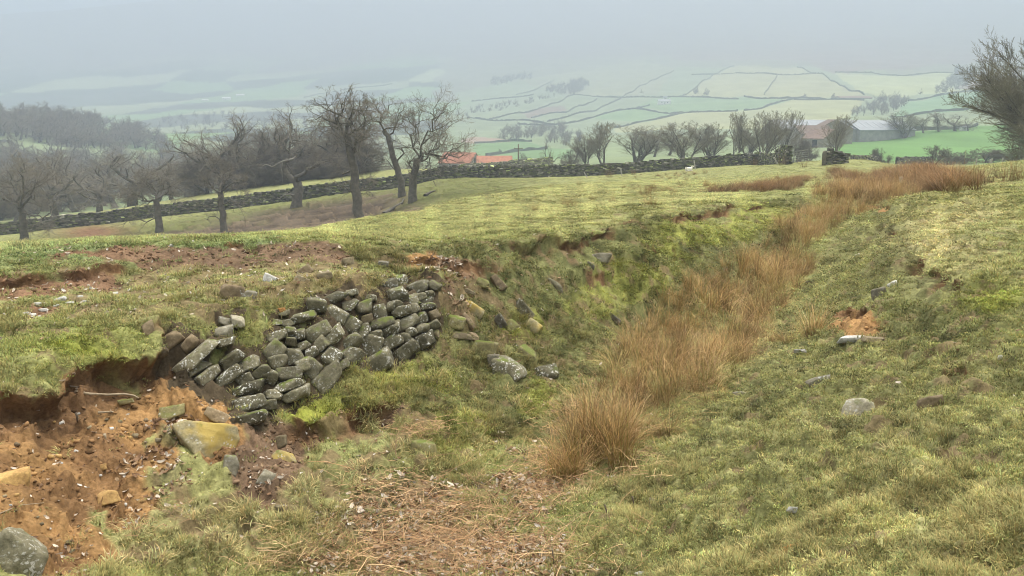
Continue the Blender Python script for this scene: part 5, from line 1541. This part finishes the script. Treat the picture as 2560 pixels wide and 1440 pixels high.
def stone_wall(name, px, rmin, height, label, depthY=None, seed=0, thick=.55, sl=.34, sh=.125, tint=(1, 1, 1), tall_end=None, cat='stone wall', pts=None, mossy=.2):
    """wall of individual laid stones along a line on the ground"""
    rg = np.random.default_rng(seed)
    if pts is None: pts = [ghit(u, v, rmin=rmin) for u, v in px]
    pts = np.array(pts)[:, :2]
    seg = np.hypot(*np.diff(pts, axis=0).T); cum = np.concatenate([[0], np.cumsum(seg)]); Ltot = cum[-1]
    def at_s(s): return np.stack([np.interp(s, cum, pts[:, 0]), np.interp(s, cum, pts[:, 1])], 1)
    def dirs(s):
        d = at_s(np.minimum(s + .4, Ltot)) - at_s(np.maximum(s - .4, 0)); return d / np.maximum(np.linalg.norm(d, axis=1, keepdims=True), 1e-6)
    S, Lg, Z0, Hh, Off, Dp = [], [], [], [], [], []
    nc = int(height / sh)
    hv = lambda s: 1 + .07 * noise2(np.array([s * .21]), np.array([seed * 3.1]), 501)[0] + .04 * noise2(np.array([s * .9]), np.array([1.0]), 502)[0]
    for c in range(nc + 1):
        for face in (-1, 1):
            s = rg.uniform(0, sl)
            while s < Ltot:
                l = sl * rg.uniform(.55, 1.5); top = c >= nc
                if not top or face < 0:
                    hh_ = nc * sh * (hv(s) + (tall_end(s / Ltot) if tall_end else 0))
                    z_ = c / nc * hh_
                    S.append(s + l / 2); Lg.append(l * .97); Z0.append(z_); Hh.append(hh_ / nc * rg.uniform(.75, 1.05) if not top else sh * rg.uniform(.8, 1.9))
                    inn = .26 * thick * (1 - .35 * c / nc)
                    Off.append(0 if top else face * (inn + rg.normal(0, .03))); Dp.append(thick * (.75 if top else .42))
                s += l
    S = np.array(S); Lg = np.array(Lg); Z0 = np.array(Z0); Hh = np.array(Hh); Off = np.array(Off); Dp = np.array(Dp); n = len(S)
    p = at_s(np.clip(S, 0, Ltot)); d = dirs(S); nn = np.stack([d[:, 1], -d[:, 0]], 1)
    gz = base_z(p[:, 0], p[:, 1])
    cube = np.array([(-1,-1,-1),(1,-1,-1),(1,1,-1),(-1,1,-1),(-1,-1,1),(1,-1,1),(1,1,1),(-1,1,1)]) / 2.0
    J = rg.normal(0, .085, (n, 8, 3)); cc = cube[None] + J
    lx, ly, lz = cc[..., 0] * Lg[:, None], cc[..., 1] * Dp[:, None], cc[..., 2] * Hh[:, None]
    tl = rg.normal(0, .09, n)[:, None]; lz = lz + lx * tl
    X = p[:, 0, None] + d[:, 0, None] * lx + nn[:, 0, None] * (ly + Off[:, None])
    Yy = p[:, 1, None] + d[:, 1, None] * lx + nn[:, 1, None] * (ly + Off[:, None])
    Zz = gz[:, None] + Z0[:, None] + Hh[:, None] / 2 + lz - .04
    V = np.stack([X, Yy, Zz], -1).reshape(-1, 3)
    fq = np.array([(0,3,2,1),(4,5,6,7),(0,1,5,4),(1,2,6,5),(2,3,7,6),(3,0,4,7)])
    Fq = (np.arange(n) * 8)[:, None, None] + fq[None]
    col = np.array(tint)[None] * np.exp(rg.normal(0, .38, n))[:, None]
    gm = rg.random(n) < mossy; col[gm] = col[gm] * np.array((1.15, 1.35, .75))
    pl = rg.random(n) < .03; col[pl] = col[pl] * 2.6
    # dark heart of packed rubble between the two faces
    ss = np.arange(0, Ltot + .5, 1.0); ss = np.minimum(ss, Ltot); q = at_s(ss); dq = dirs(ss); nq = np.stack([dq[:, 1], -dq[:, 0]], 1); gq = base_z(q[:, 0], q[:, 1])
    hq = np.array([nc * sh * (hv(s) + (tall_end(s / Ltot) if tall_end else 0)) for s in ss]) - .05
    w = thick * .26
    core = np.stack([np.column_stack([q + nq * w, gq - .3]), np.column_stack([q + nq * w * .6, gq + hq]), np.column_stack([q - nq * w * .6, gq + hq]), np.column_stack([q - nq * w, gq - .3])], 1)
    m_ = len(ss); base = len(V); V = np.concatenate([V, core.reshape(-1, 3)])
    ii = np.arange(m_ - 1)[:, None] * 4 + base
    Fc = np.concatenate([np.concatenate([ii + a, ii + a + 1, ii + a + 5, ii + a + 4], 1) for a in (0, 1, 2)])
    Fe = np.array([[base, base + 1, base + 2, base + 3], [base + 4 * (m_ - 1) + 3, base + 4 * (m_ - 1) + 2, base + 4 * (m_ - 1) + 1, base + 4 * (m_ - 1)]])
    C = np.concatenate([np.repeat(col, 8, 0), np.full((m_ * 4, 3), .35)])
    o0 = np.array((*pts[0], float(base_z(pts[:1, 0], pts[:1, 1])[0])))
    me = mk_mesh(name, V - o0, [Fq.reshape(-1, 4), Fc, Fe], False, C, [m_wall])
    return tag(link(name, me, loc=o0), label, cat)

stone_wall('dry_stone_wall', [(-160,612),(-40,592),(60,582),(150,570),(300,555),(400,542),(560,524),(660,511),(740,501),(840,486),(900,478),(1000,470),(1060,456),(1100,447),(1200,445),(1300,444),(1400,442),(1500,439),(1600,432),(1700,424),(1800,417),(1900,411),(1972,411)], 60, 1.36,
           'long dark dry stone wall crossing the picture below the oaks to the gate', seed=1, tall_end=lambda t: .22 * sstep(.915, .93, t), mossy=.25)
stone_wall('dry_stone_wall', [(2058,412),(2075,411),(2092,410),(2112,408)], 60, 1.3, 'short ruined stump of stone wall on the right of the gate', seed=2, thick=.65, tall_end=lambda t: -.62 * t ** 1.5)
a1 = [(*at_depth(u, 400, Y)[:2],) for u, Y in ((2098,106),(2150,112),(2200,118))]
stone_wall('dry_stone_wall', None, 0, 1.1, 'low far wall behind the mound right of the gate', seed=3, pts=a1, tint=(1.2,1.2,1.2))
a2 = [(*at_depth(u, 400, Y)[:2],) for u, Y in ((2240,128),(2280,129),(2330,131))]
stone_wall('dry_stone_wall', None, 0, 1.2, 'grey wall running into the rounded hawthorn on the right', seed=4, pts=a2, tint=(1.3,1.3,1.3))
a3 = [(*at_depth(u, 400, Y)[:2],) for u, Y in ((1130,150),(1200,148),(1300,146),(1380,142))]
zt = [CAMZ + ray(1250, 408)[1] * 147]
stone_wall('dry_stone_wall', None, 0, max(.9, float(zt[0] - base_z(np.array([a3[1][0]]), np.array([a3[1][1]]))[0])), 'pale grey second wall showing above the long wall, below the orange roofs', seed=5, pts=a3, tint=(2.0,2.0,1.9))

# field walls on the far hillside
m_far = flat_mat('distant dark wall', (.095,.105,.08), var=.3, scale=.4, bs=0)
FAR = [
 ([(1168,298),(1232,300),(1296,302),(1390,309)],'lowest level wall crossing the foot of the strip fields'),
 ([(1223,298),(1296,284),(1362,269),(1434,239)],'slanting wall that runs up to the dark copse, left of the rusty strip'),
 ([(1329,295),(1418,277),(1460,262),(1493,246)],'slanting wall along the right edge of the rusty strip field'),
 ([(1368,303),(1459,284),(1551,246),(1626,203),(1684,176)],'longest slanting wall climbing from the valley high up the hillside'),
 ([(1296,312),(1390,309),(1487,294),(1571,276),(1623,264)],'curving wall that climbs to the pale hillside farm'),
 ([(1434,239),(1551,244),(1640,244),(1740,245),(1846,246)],'level wall running right from the copse past the pale hillside farm'),
 ([(1571,276),(1640,280),(1718,285),(1780,283),(1845,280)],'wall making a shallow V below the pale hillside farm'),
 ([(1537,317),(1612,303),(1718,285)],'slanting wall just above the fan shaped sycamore'),
 ([(1707,242),(1746,212),(1784,187),(1834,164)],'steep wall rising behind the two dark hillside trees'),
 ([(1729,189),(1840,184),(1943,188),(1990,189),(2041,188)],'upper level wall across the yellow hill fields'),
 ([(1179,253),(1260,246),(1334,237)],'short level wall on the misty slope left of the copse'),
 ([(1290,238),(1340,222),(1384,200)],'faint curving wall left above the copse'),
 ([(1910,239),(1925,215),(1943,192)],'short steep wall dividing the two yellow hill fields'),
 ([(1993,167),(2071,195),(2110,220),(2160,239)],'wall falling down the hill above the orange roofed farm'),
 ([(1860,242),(1905,246),(1952,248),(2060,247)],'dark wall leading left from the orange roofed farm'),
 ([(1860,278),(1902,271),(1952,253),(1985,249)],'wall beside the pale track below the orange roofed farm'),
 ([(1985,250),(2065,252),(2160,254)],'wall along the foot of the orange roofed farm'),
 ([(2088,181),(2179,182),(2249,188),(2382,182)],'topmost wall on the hill to the right'),
 ([(2271,250),(2332,242),(2400,234),(2482,227)],'upper edge wall of the blue green field on the right'),
 ([(2215,292),(2332,284),(2415,281),(2463,270)],'lower edge wall of the blue green field on the right'),
 ([(2138,343),(2221,332),(2300,327),(2388,323),(2443,314)],'dark wall along the top of the bright green field by the barns'),
 ([(1215,392),(1296,378),(1368,370)],'dark hedge line slanting across the bright valley field'),
 ([(1187,361),(1279,352),(1330,352)],'thin wall along the far edge of the bright valley field'),
 ([(760,245),(860,225),(980,210)],'very faint wall in the mist above the tallest oak'),
 ([(0,352),(20,352),(42,366)],'little wall dropping to the trees at the far left edge'),
]
for k, (px, lab) in enumerate(FAR):
    rg = np.random.default_rng(k)
    P = np.array([hit(u, v, rmin=115) for u, v in px])
    n = max(8, int(np.hypot(*np.diff(P[:, :2], axis=0).T).sum() / 4)); n = min(n, 260)
    t = np.linspace(0, len(P) - 1, n); x = np.interp(t, np.arange(len(P)), P[:, 0]); y = np.interp(t, np.arange(len(P)), P[:, 1])
    z = base_z(x, y) + sstep(200, 500, np.hypot(x, y)) * 2.5 * noise2(x / 60, y / 60, 201)
    d = np.stack([np.gradient(x), np.gradient(y)], 1); d /= np.linalg.norm(d, axis=1, keepdims=True); nn = np.stack([d[:, 1], -d[:, 0]], 1)
    far = np.hypot(x, y); h = (1.1 + .35 * sstep(300, 900, far)) * rg.uniform(.6, 1.4, n); w = .35 + .1 * sstep(300, 900, far)
    V = np.stack([np.stack([x + nn[:, 0] * w * s, y + nn[:, 1] * w * s, z + (h if tp else -1.0)], 1) for s, tp in ((1, 0), (.7, 1), (-.7, 1), (-1, 0))], 1).reshape(-1, 3)
    ii = np.arange(n - 1)[:, None] * 4
    Fq = np.concatenate([np.concatenate([ii + a, ii + a + 1, ii + a + 5, ii + a + 4], 1) for a in (0, 1, 2)] + [np.array([[0, 1, 2, 3], [4 * n - 1, 4 * n - 2, 4 * n - 3, 4 * n - 4]])])
    c0 = V[0].copy()
    tag(link('field_wall', mk_mesh('field_wall', V - c0, [Fq], False, None, [m_far]), loc=c0), lab, 'field wall', 'walls across the far hillside')

# ------------------------------------------------------------------ posts, planks, pole, gate
def board(name, p0, p1, w, t, mat, label=None, cat=None, parent=None, group=None, taper=1.0):
    p0, p1 = Vector(p0), Vector(p1); d = p1 - p0; L = d.length
    bm = bmesh.new(); bmesh.ops.create_cube(bm, size=1)
    for v in bm.verts:
        f = taper if v.co.z > 0 else 1
        v.co = Vector((v.co.x * w * f, v.co.y * t * f, (v.co.z + .5) * L))
    bmesh.ops.bevel(bm, geom=bm.edges[:], offset=min(w, t) * .15, segments=1, affect='EDGES')
    me = bpy.data.meshes.new(name); bm.to_mesh(me); bm.free(); me.materials.append(mat)
    o = link(name, me, parent); o.rotation_euler = d.to_track_quat('Z', 'Y').to_euler(); o.location = p0
    if label: tag(o, label, cat, group)
    return o
def up_at(u, v, vt, du=0, rmin=60, off=.0):
    x, y, z = ghit(u, v, rmin=rmin); y -= off
    x2, y2, z2 = at_depth(u + du, vt, y)
    return (x, y, z - .1), (x2, y2, z2)
STK = [(1468,444,430,-8,'leaning grey stake against the middle of the long wall'),(1553,439,423,-1,'upright grey stake against the wall, right of the leaning one'),(1593,431,424,-8,'short slanting stake behind the rush clump at the wall foot'),(1735,424,401,0,'post by the wall just right of the sheep'),
       (1915,412,396,22,'left plank of the pair propped against the tall wall end'),(1940,412,393,-5,'right plank of the pair propped against the tall wall end'),(1248,442,432,0,'thin post against the wall below the orange roof')]
for u, v, vt, du, lab in STK:
    a_, b2 = up_at(u, v, vt, du, off=.75); board('stake' if 'stake' in lab else ('plank' if 'plank' in lab else 'post'), a_, b2, .14, .12, m_post, lab, 'stake')
a_, b2 = up_at(2252,474,442, 1, rmin=18); board('post', a_, b2, .11, .11, m_stick, 'old wooden post standing in the rushes at the head of the gully', 'post')
for k, (u, v, vt) in enumerate([(2440,416,402),(2478,415,401),(2505,414,400),(2474,413,404)]):
    a, b_ = ray(u, v); Y = 120 + k * 2; x = a * Y; z = float(base_z(np.array([x]), np.array([Y]))[0])
    board('fence_post', (x, Y, z - .1), (x, Y, CAMZ + ray(u, vt - 6)[1] * Y), .14, .14, m_post, 'grey fence post below the dark hedge on the right', 'fence post', group='fence posts below the hedge')
# telegraph pole
Y = 165.0; a, b_ = ray(1296, 400); x = a * Y; z = float(base_z(np.array([x]), np.array([Y]))[0])
ptop = CAMZ + ray(1296, 360)[1] * Y
V, Fq = tube_arrays(np.array([[(0, 0, -.3), (0, 0, (ptop - z) / 2), (0, 0, ptop - z)]]), np.array([[.17, .15, .12]]), 8)
pole = tag(link('telegraph_pole', None, loc=(x, Y, z)), 'dark telegraph pole rising beside the orange farm roof', 'pole')
link('shaft', mk_mesh('shaft', V, [Fq, (np.arange(8) + 16)[None]], True, None, [m_stick2]), pole)
board('crossarm', (-.9, -.16, ptop - z - .9), (.9, -.16, ptop - z - .9), .12, .12, m_stick2, parent=pole)
for sx_ in (-.75, .75): board('insulator', (sx_, -.16, ptop - z - .84), (sx_, -.16, ptop - z - .62), .09, .09, m_post, parent=pole)
a, b_ = ray(1376, 408); Y = 150.0; x = a * Y; z = float(base_z(np.array([x]), np.array([Y]))[0])
board('post', (x, Y, z), (x, Y, CAMZ + ray(1376, 385)[1] * Y), .16, .16, m_post, 'slim post next to the small crooked tree', 'post')
# field gate
m_gate = flat_mat('galvanised gate', (.19,.185,.16), rough=.6, var=.2)
ga = Vector(ghit(1983, 412, rmin=60)); gb = Vector(ghit(2054, 412, rmin=60)); gb.y = ga.y + .6
gate = tag(link('field_gate', None, loc=ga), 'metal field gate of thin horizontal bars between the two wall ends', 'gate')
D_ = gb - ga; D_.z = D_.z * .9
for k in range(6):
    zz = .22 + k * .19; board('bar', Vector((0, 0, zz)), D_ + Vector((0, 0, zz)), .055, .055, m_gate, parent=gate)
for t in (0.01, .26, .51, .76, .99): board('stile', D_ * t + Vector((0, 0, .16)), D_ * t + Vector((0, 0, 1.24)), .07, .07, m_gate, parent=gate)
gx_, gy_, gz_ = ghit(2056, 412, rmin=60)
V, Fc = rock_mesh(.36, 1.25, .36, 4242, 12, 3)
e_ = tag(link('gatepost', mk_mesh('gatepost', V, [Fc], True, None, [MS['slate']]), loc=(gx_ - .1, gy_ - .5, gz_ + .6), rot=(PI / 2, 0, 0)), 'squat dark stone gatepost at the ruined wall end', 'gatepost')

# ------------------------------------------------------------------ farm buildings
m_roofo = flat_mat('orange pantiles', (.36,.155,.095), var=.25, scale=1.2, bs=0)
m_roofb = flat_mat('brown pantiles', (.15,.11,.09), var=.25, scale=1.2, bs=0)
m_roofr = flat_mat('red brown pantiles', (.19,.13,.105), var=.3, scale=1.2, bs=0)
m_stonew = flat_mat('farm stone', (.27,.245,.20), var=.3, scale=1.5, bs=0)
m_tin = flat_mat('grey sheet roof', (.25,.265,.28), rough=.5, var=.12, scale=.6, bs=0)
m_clad = flat_mat('grey cladding boards', (.27,.27,.26), var=.2, scale=.8, bs=0)
m_dark = flat_mat('dark opening', (.03,.03,.03), var=.1, bs=0)
m_light = flat_mat('rooflight', (.25,.27,.29), rough=.4, var=.1, bs=0)
m_white = flat_mat('whitewash', (.75,.74,.70), var=.1, bs=0)
def building(name, u, Y, v_eave, length, depth, rise, rot, wallm, roofm, label, wall_h=None, lights=0, openings=(), overhang=.25, cat='barn', chimney=False):
    a, b_ = ray(u, 400); x = a * Y; z = float(base_z(np.array([x]), np.array([Y]))[0])
    h = wall_h if wall_h else CAMZ + ray(u, v_eave)[1] * Y - z
    e = tag(link(name, None, loc=(x, Y, z), rot=(0, 0, R(rot))), label, cat)
    L2, D2 = length / 2, depth / 2
    Vw = [(-L2,-D2,-2),(L2,-D2,-2),(L2,D2,-2),(-L2,D2,-2),(-L2,-D2,h),(L2,-D2,h),(L2,D2,h),(-L2,D2,h),(-L2,0,h+rise),(L2,0,h+rise)]
    bm = bmesh.new(); vs = [bm.verts.new(v) for v in Vw]
    for f in ((0,1,5,4),(2,3,7,6),(1,2,6,9,5),(3,0,4,8,7),(4,5,9,8),(6,7,8,9)): bm.faces.new([vs[i] for i in f])
    me = bpy.data.meshes.new('wall'); bm.to_mesh(me); bm.free(); me.materials.append(wallm); link('wall', me, e)
    o_ = overhang; t = .14; sl = rise / D2
    bm = bmesh.new()
    for s in (-1, 1):
        y0, y1 = s * (D2 + o_), 0; z0, z1 = h - o_ * sl + .03, h + rise + .03
        q = [bm.verts.new(p) for p in ((-L2-o_,y0,z0),(L2+o_,y0,z0),(L2+o_,y1,z1),(-L2-o_,y1,z1),(-L2-o_,y0,z0+t),(L2+o_,y0,z0+t),(L2+o_,y1,z1+t),(-L2-o_,y1,z1+t))]
        for f in ((0,1,2,3),(4,7,6,5),(0,4,5,1),(1,5,6,2),(2,6,7,3),(3,7,4,0)): bm.faces.new([q[i] for i in f])
    bmesh.ops.recalc_face_normals(bm, faces=bm.faces[:])
    me = bpy.data.meshes.new('roof'); bm.to_mesh(me); bm.free(); me.materials.append(roofm); ro = link('roof', me, e)
    for k in range(lights):
        xx = -L2 + length * (k + .5) / lights; wd = .9
        bm = bmesh.new(); P_ = [(xx-wd/2, -D2*.82, h+rise*.18+t+.05),(xx+wd/2, -D2*.82, h+rise*.18+t+.05),(xx+wd/2, -D2*.2, h+rise*.8+t+.05),(xx-wd/2, -D2*.2, h+rise*.8+t+.05)]
        q = [bm.verts.new(p) for p in P_] + [bm.verts.new((p[0], p[1], p[2]+.05)) for p in P_]
        for f in ((0,1,2,3),(4,7,6,5),(0,4,5,1),(1,5,6,2),(2,6,7,3),(3,7,4,0)): bm.faces.new([q[i] for i in f])
        me = bpy.data.meshes.new('skylight'); bm.to_mesh(me); bm.free(); me.materials.append(m_light); link('skylight', me, ro)
    for kind, side, pos, z0, w, hh in openings:
        y_ = -D2 - .03; 
        if side == 'long': c = (pos * L2, y_, z0 + hh / 2); d = (w, .12, hh)
        else: c = ((L2 if side == 'end' else -L2) + (.03 if side == 'end' else -.03), pos * D2, z0 + hh / 2); d = (.12, w, hh)
        bm = bmesh.new(); bmesh.ops.create_cube(bm, size=1)
        for v in bm.verts: v.co = Vector((v.co.x * d[0] + c[0], v.co.y * d[1] + c[1], v.co.z * d[2] + c[2]))
        me = bpy.data.meshes.new(kind); bm.to_mesh(me); bm.free(); me.materials.append(m_dark if kind != 'lit' else m_white); link(kind, me, e)
    if chimney:
        bm = bmesh.new(); bmesh.ops.create_cube(bm, size=1)
        for v in bm.verts: v.co = Vector((v.co.x * .9 + L2 * .9, v.co.y * .8, v.co.z * 1.8 + h + rise + .3))
        me = bpy.data.meshes.new('chimney'); bm.to_mesh(me); bm.free(); me.materials.append(wallm); link('chimney', me, ro)
    return e
building('farm_barn', 1236, 215, 410, 9.0, 6, 2.0, 2, m_stonew, m_roofo, 'low farm building with a bright salmon orange tiled roof left of the telegraph pole')
building('farm_barn', 1150, 225, 406, 9.5, 7, 2.6, -24, m_stonew, m_roofo, 'gable ended farm building with a faded orange roof, half behind the broad oak', openings=(('door','end',0,0,1.6,2.0),))
building('farm_shed', 1289, 222, 409, 3.5, 5, .8, 0, m_stonew, m_roofb, 'small brown lean-to between the orange roof and the telegraph pole')
building('stone_barn', 2022, 236, 334, 9.5, 9, 2.2, 4, m_stonew, m_roofb, 'stone barn with a dark red brown tiled roof behind the thorn bush', openings=(('window','long',-.6,1.2,.8,.8),('door','long',.3,0,1.4,2.0)))
building('stone_barn', 2052, 226, 346, 7.5, 7.5, 2.4, -62, m_stonew, m_roofr, 'stone barn with its gable end and small window facing, lower orange roof', openings=(('window','start',0,1.4,.9,1.2),('door','long',.2,0,1.6,2.0)))
building('cattle_shed', 2022, 262, 323, 26, 16, 2.8, 3, m_clad, m_tin, 'big grey sheet roofed shed with dark rooflights behind the stone barns', lights=6)
building('gabled_barn', 2072, 246, 322, 9, 10, 2.6, 84, m_stonew, m_roofb, 'stone barn with a tall grey gable wall behind the gateside sycamore', openings=(('window','start',.3,2.6,.7,.9),('lit','start',-.3,2.6,.7,.9)))
building('long_barn', 2176, 262, 325, 20, 14, 2.9, 14, m_clad, m_tin, 'long grey boarded barn with a pale roof of dark rooflights right of the sycamore', lights=8)
building('white_building', 2399, 270, 318, 1.8, 2, .3, 0, m_white, m_tin, 'tiny white trough shed on the wall above the bright green field', cat='shed')
def far_house(u, v, wpx, hpx, rot, wm, rm, label, rise=.5, chimney=True):
    x, y, z = hit(u, v, rmin=200)
    L = wpx / F * y; h = hpx / F * y
    e = building('farmhouse', u, y, v - hpx, L, L * .45, h * rise, rot, wm, rm, label, wall_h=h * .8, cat='farmhouse', chimney=chimney, openings=(('window','long',-.5,h*.35,h*.22,h*.25),('window','long',.45,h*.35,h*.22,h*.25),('door','long',0,0,h*.22,h*.45)))
far_house(1655, 261, 30, 9, 5, m_white, m_tin, 'pale farmhouse standing alone on the middle hillside')
far_house(1657, 249, 9, 6, 0, m_white, m_tin, 'little white outbuilding just above the pale hillside farmhouse', chimney=False)
far_house(2071, 249, 16, 9, 60, m_stonew, m_roofr, 'gabled farmhouse at the left end of the orange roofed hill farm')
far_house(2120, 250, 78, 5, 2, m_stonew, m_roofr, 'very long low range with an orange roof on the right hillside', rise=.9, chimney=False)
far_house(577, 249, 20, 5, 3, m_white, m_white, 'far white farm building in the mist on the left, lower of two', chimney=False)
far_house(612, 239, 18, 3, 0, m_white, m_white, 'far white farm building in the mist on the left, upper of two', chimney=False)
far_house(525, 252, 14, 3, 0, m_white, m_white, 'faint pale building in the mist left of the two white ones', chimney=False)

# ------------------------------------------------------------------ the sheep lying by the wall
m_wool = flat_mat('wool', (.72,.68,.58), var=.15, scale=20, bs=.4, bd=.03)
sxx, syy, szz = ghit(1720, 428, rmin=60)
bm = bmesh.new()
SKEL = [((-.42,0,.30),.20,None),((-.15,0,.34),.27,0),((.15,0,.34),.27,1),((.34,0,.40),.20,2),((.46,0,.56),.13,3),((.52,0,.70),.125,4),((.66,-.02,.68),.085,5),((.76,-.02,.64),.06,6),
        ((-.30,-.18,.12),.12,0),((-.05,-.26,.07),.06,8),((.12,-.27,.06),.045,9),((.25,-.16,.14),.10,2),((.46,-.2,.07),.05,11),((.58,-.2,.06),.04,12),((.46,-.13,.74),.035,5),((.46,.13,.74),.035,5),((-.56,0,.24),.07,0)]
vs = [bm.verts.new(p) for p, r_, pa in SKEL]
for k, (p, r_, pa) in enumerate(SKEL):
    if pa is not None: bm.edges.new((vs[pa], vs[k]))
me = bpy.data.meshes.new('sheep'); bm.to_mesh(me); bm.free(); me.materials.append(m_wool)
so_ = tag(link('sheep', me, loc=(sxx, syy - .4, szz), rot=(0, 0, R(15)), scale=(.8, .8, .8)), 'white sheep lying on the grass in front of the long wall', 'sheep')
md = so_.modifiers.new('skin', 'SKIN'); sv = me.skin_vertices[0].data
for k, (p, r_, pa) in enumerate(SKEL): sv[k].radius = (r_, r_)
sv[1].use_root = True
ms_ = so_.modifiers.new('sub', 'SUBSURF'); ms_.levels = 2; ms_.render_levels = 2
for pl_ in me.polygons: pl_.use_smooth = True
# ------------------------------------------------------------------ haze: even mist in one closed box round everything
bmh = bmesh.new(); bmesh.ops.create_cube(bmh, size=1)
for v_ in bmh.verts: v_.co = Vector((v_.co.x * 5600, v_.co.y * 5600, (ZMIN - 1.5) if v_.co.z < 0 else 480))
meh = bpy.data.meshes.new('haze'); bmh.to_mesh(meh); bmh.free()
m_haze = bpy.data.materials.new('haze'); m_haze.use_nodes = True
nt = m_haze.node_tree; nt.nodes.clear()
o_ = nt.nodes.new('ShaderNodeOutputMaterial'); pv = nt.nodes.new('ShaderNodeVolumePrincipled')
pv.inputs['Color'].default_value = (*HAZE_COLOR, 1); pv.inputs['Density'].default_value = HAZE_DENSITY; pv.inputs['Anisotropy'].default_value = 0.0
nt.links.new(pv.outputs[0], o_.inputs['Volume'])
meh.materials.append(m_haze)
tag(link('haze', meh), 'pale grey mist filling the valley', 'mist', kind='stuff')
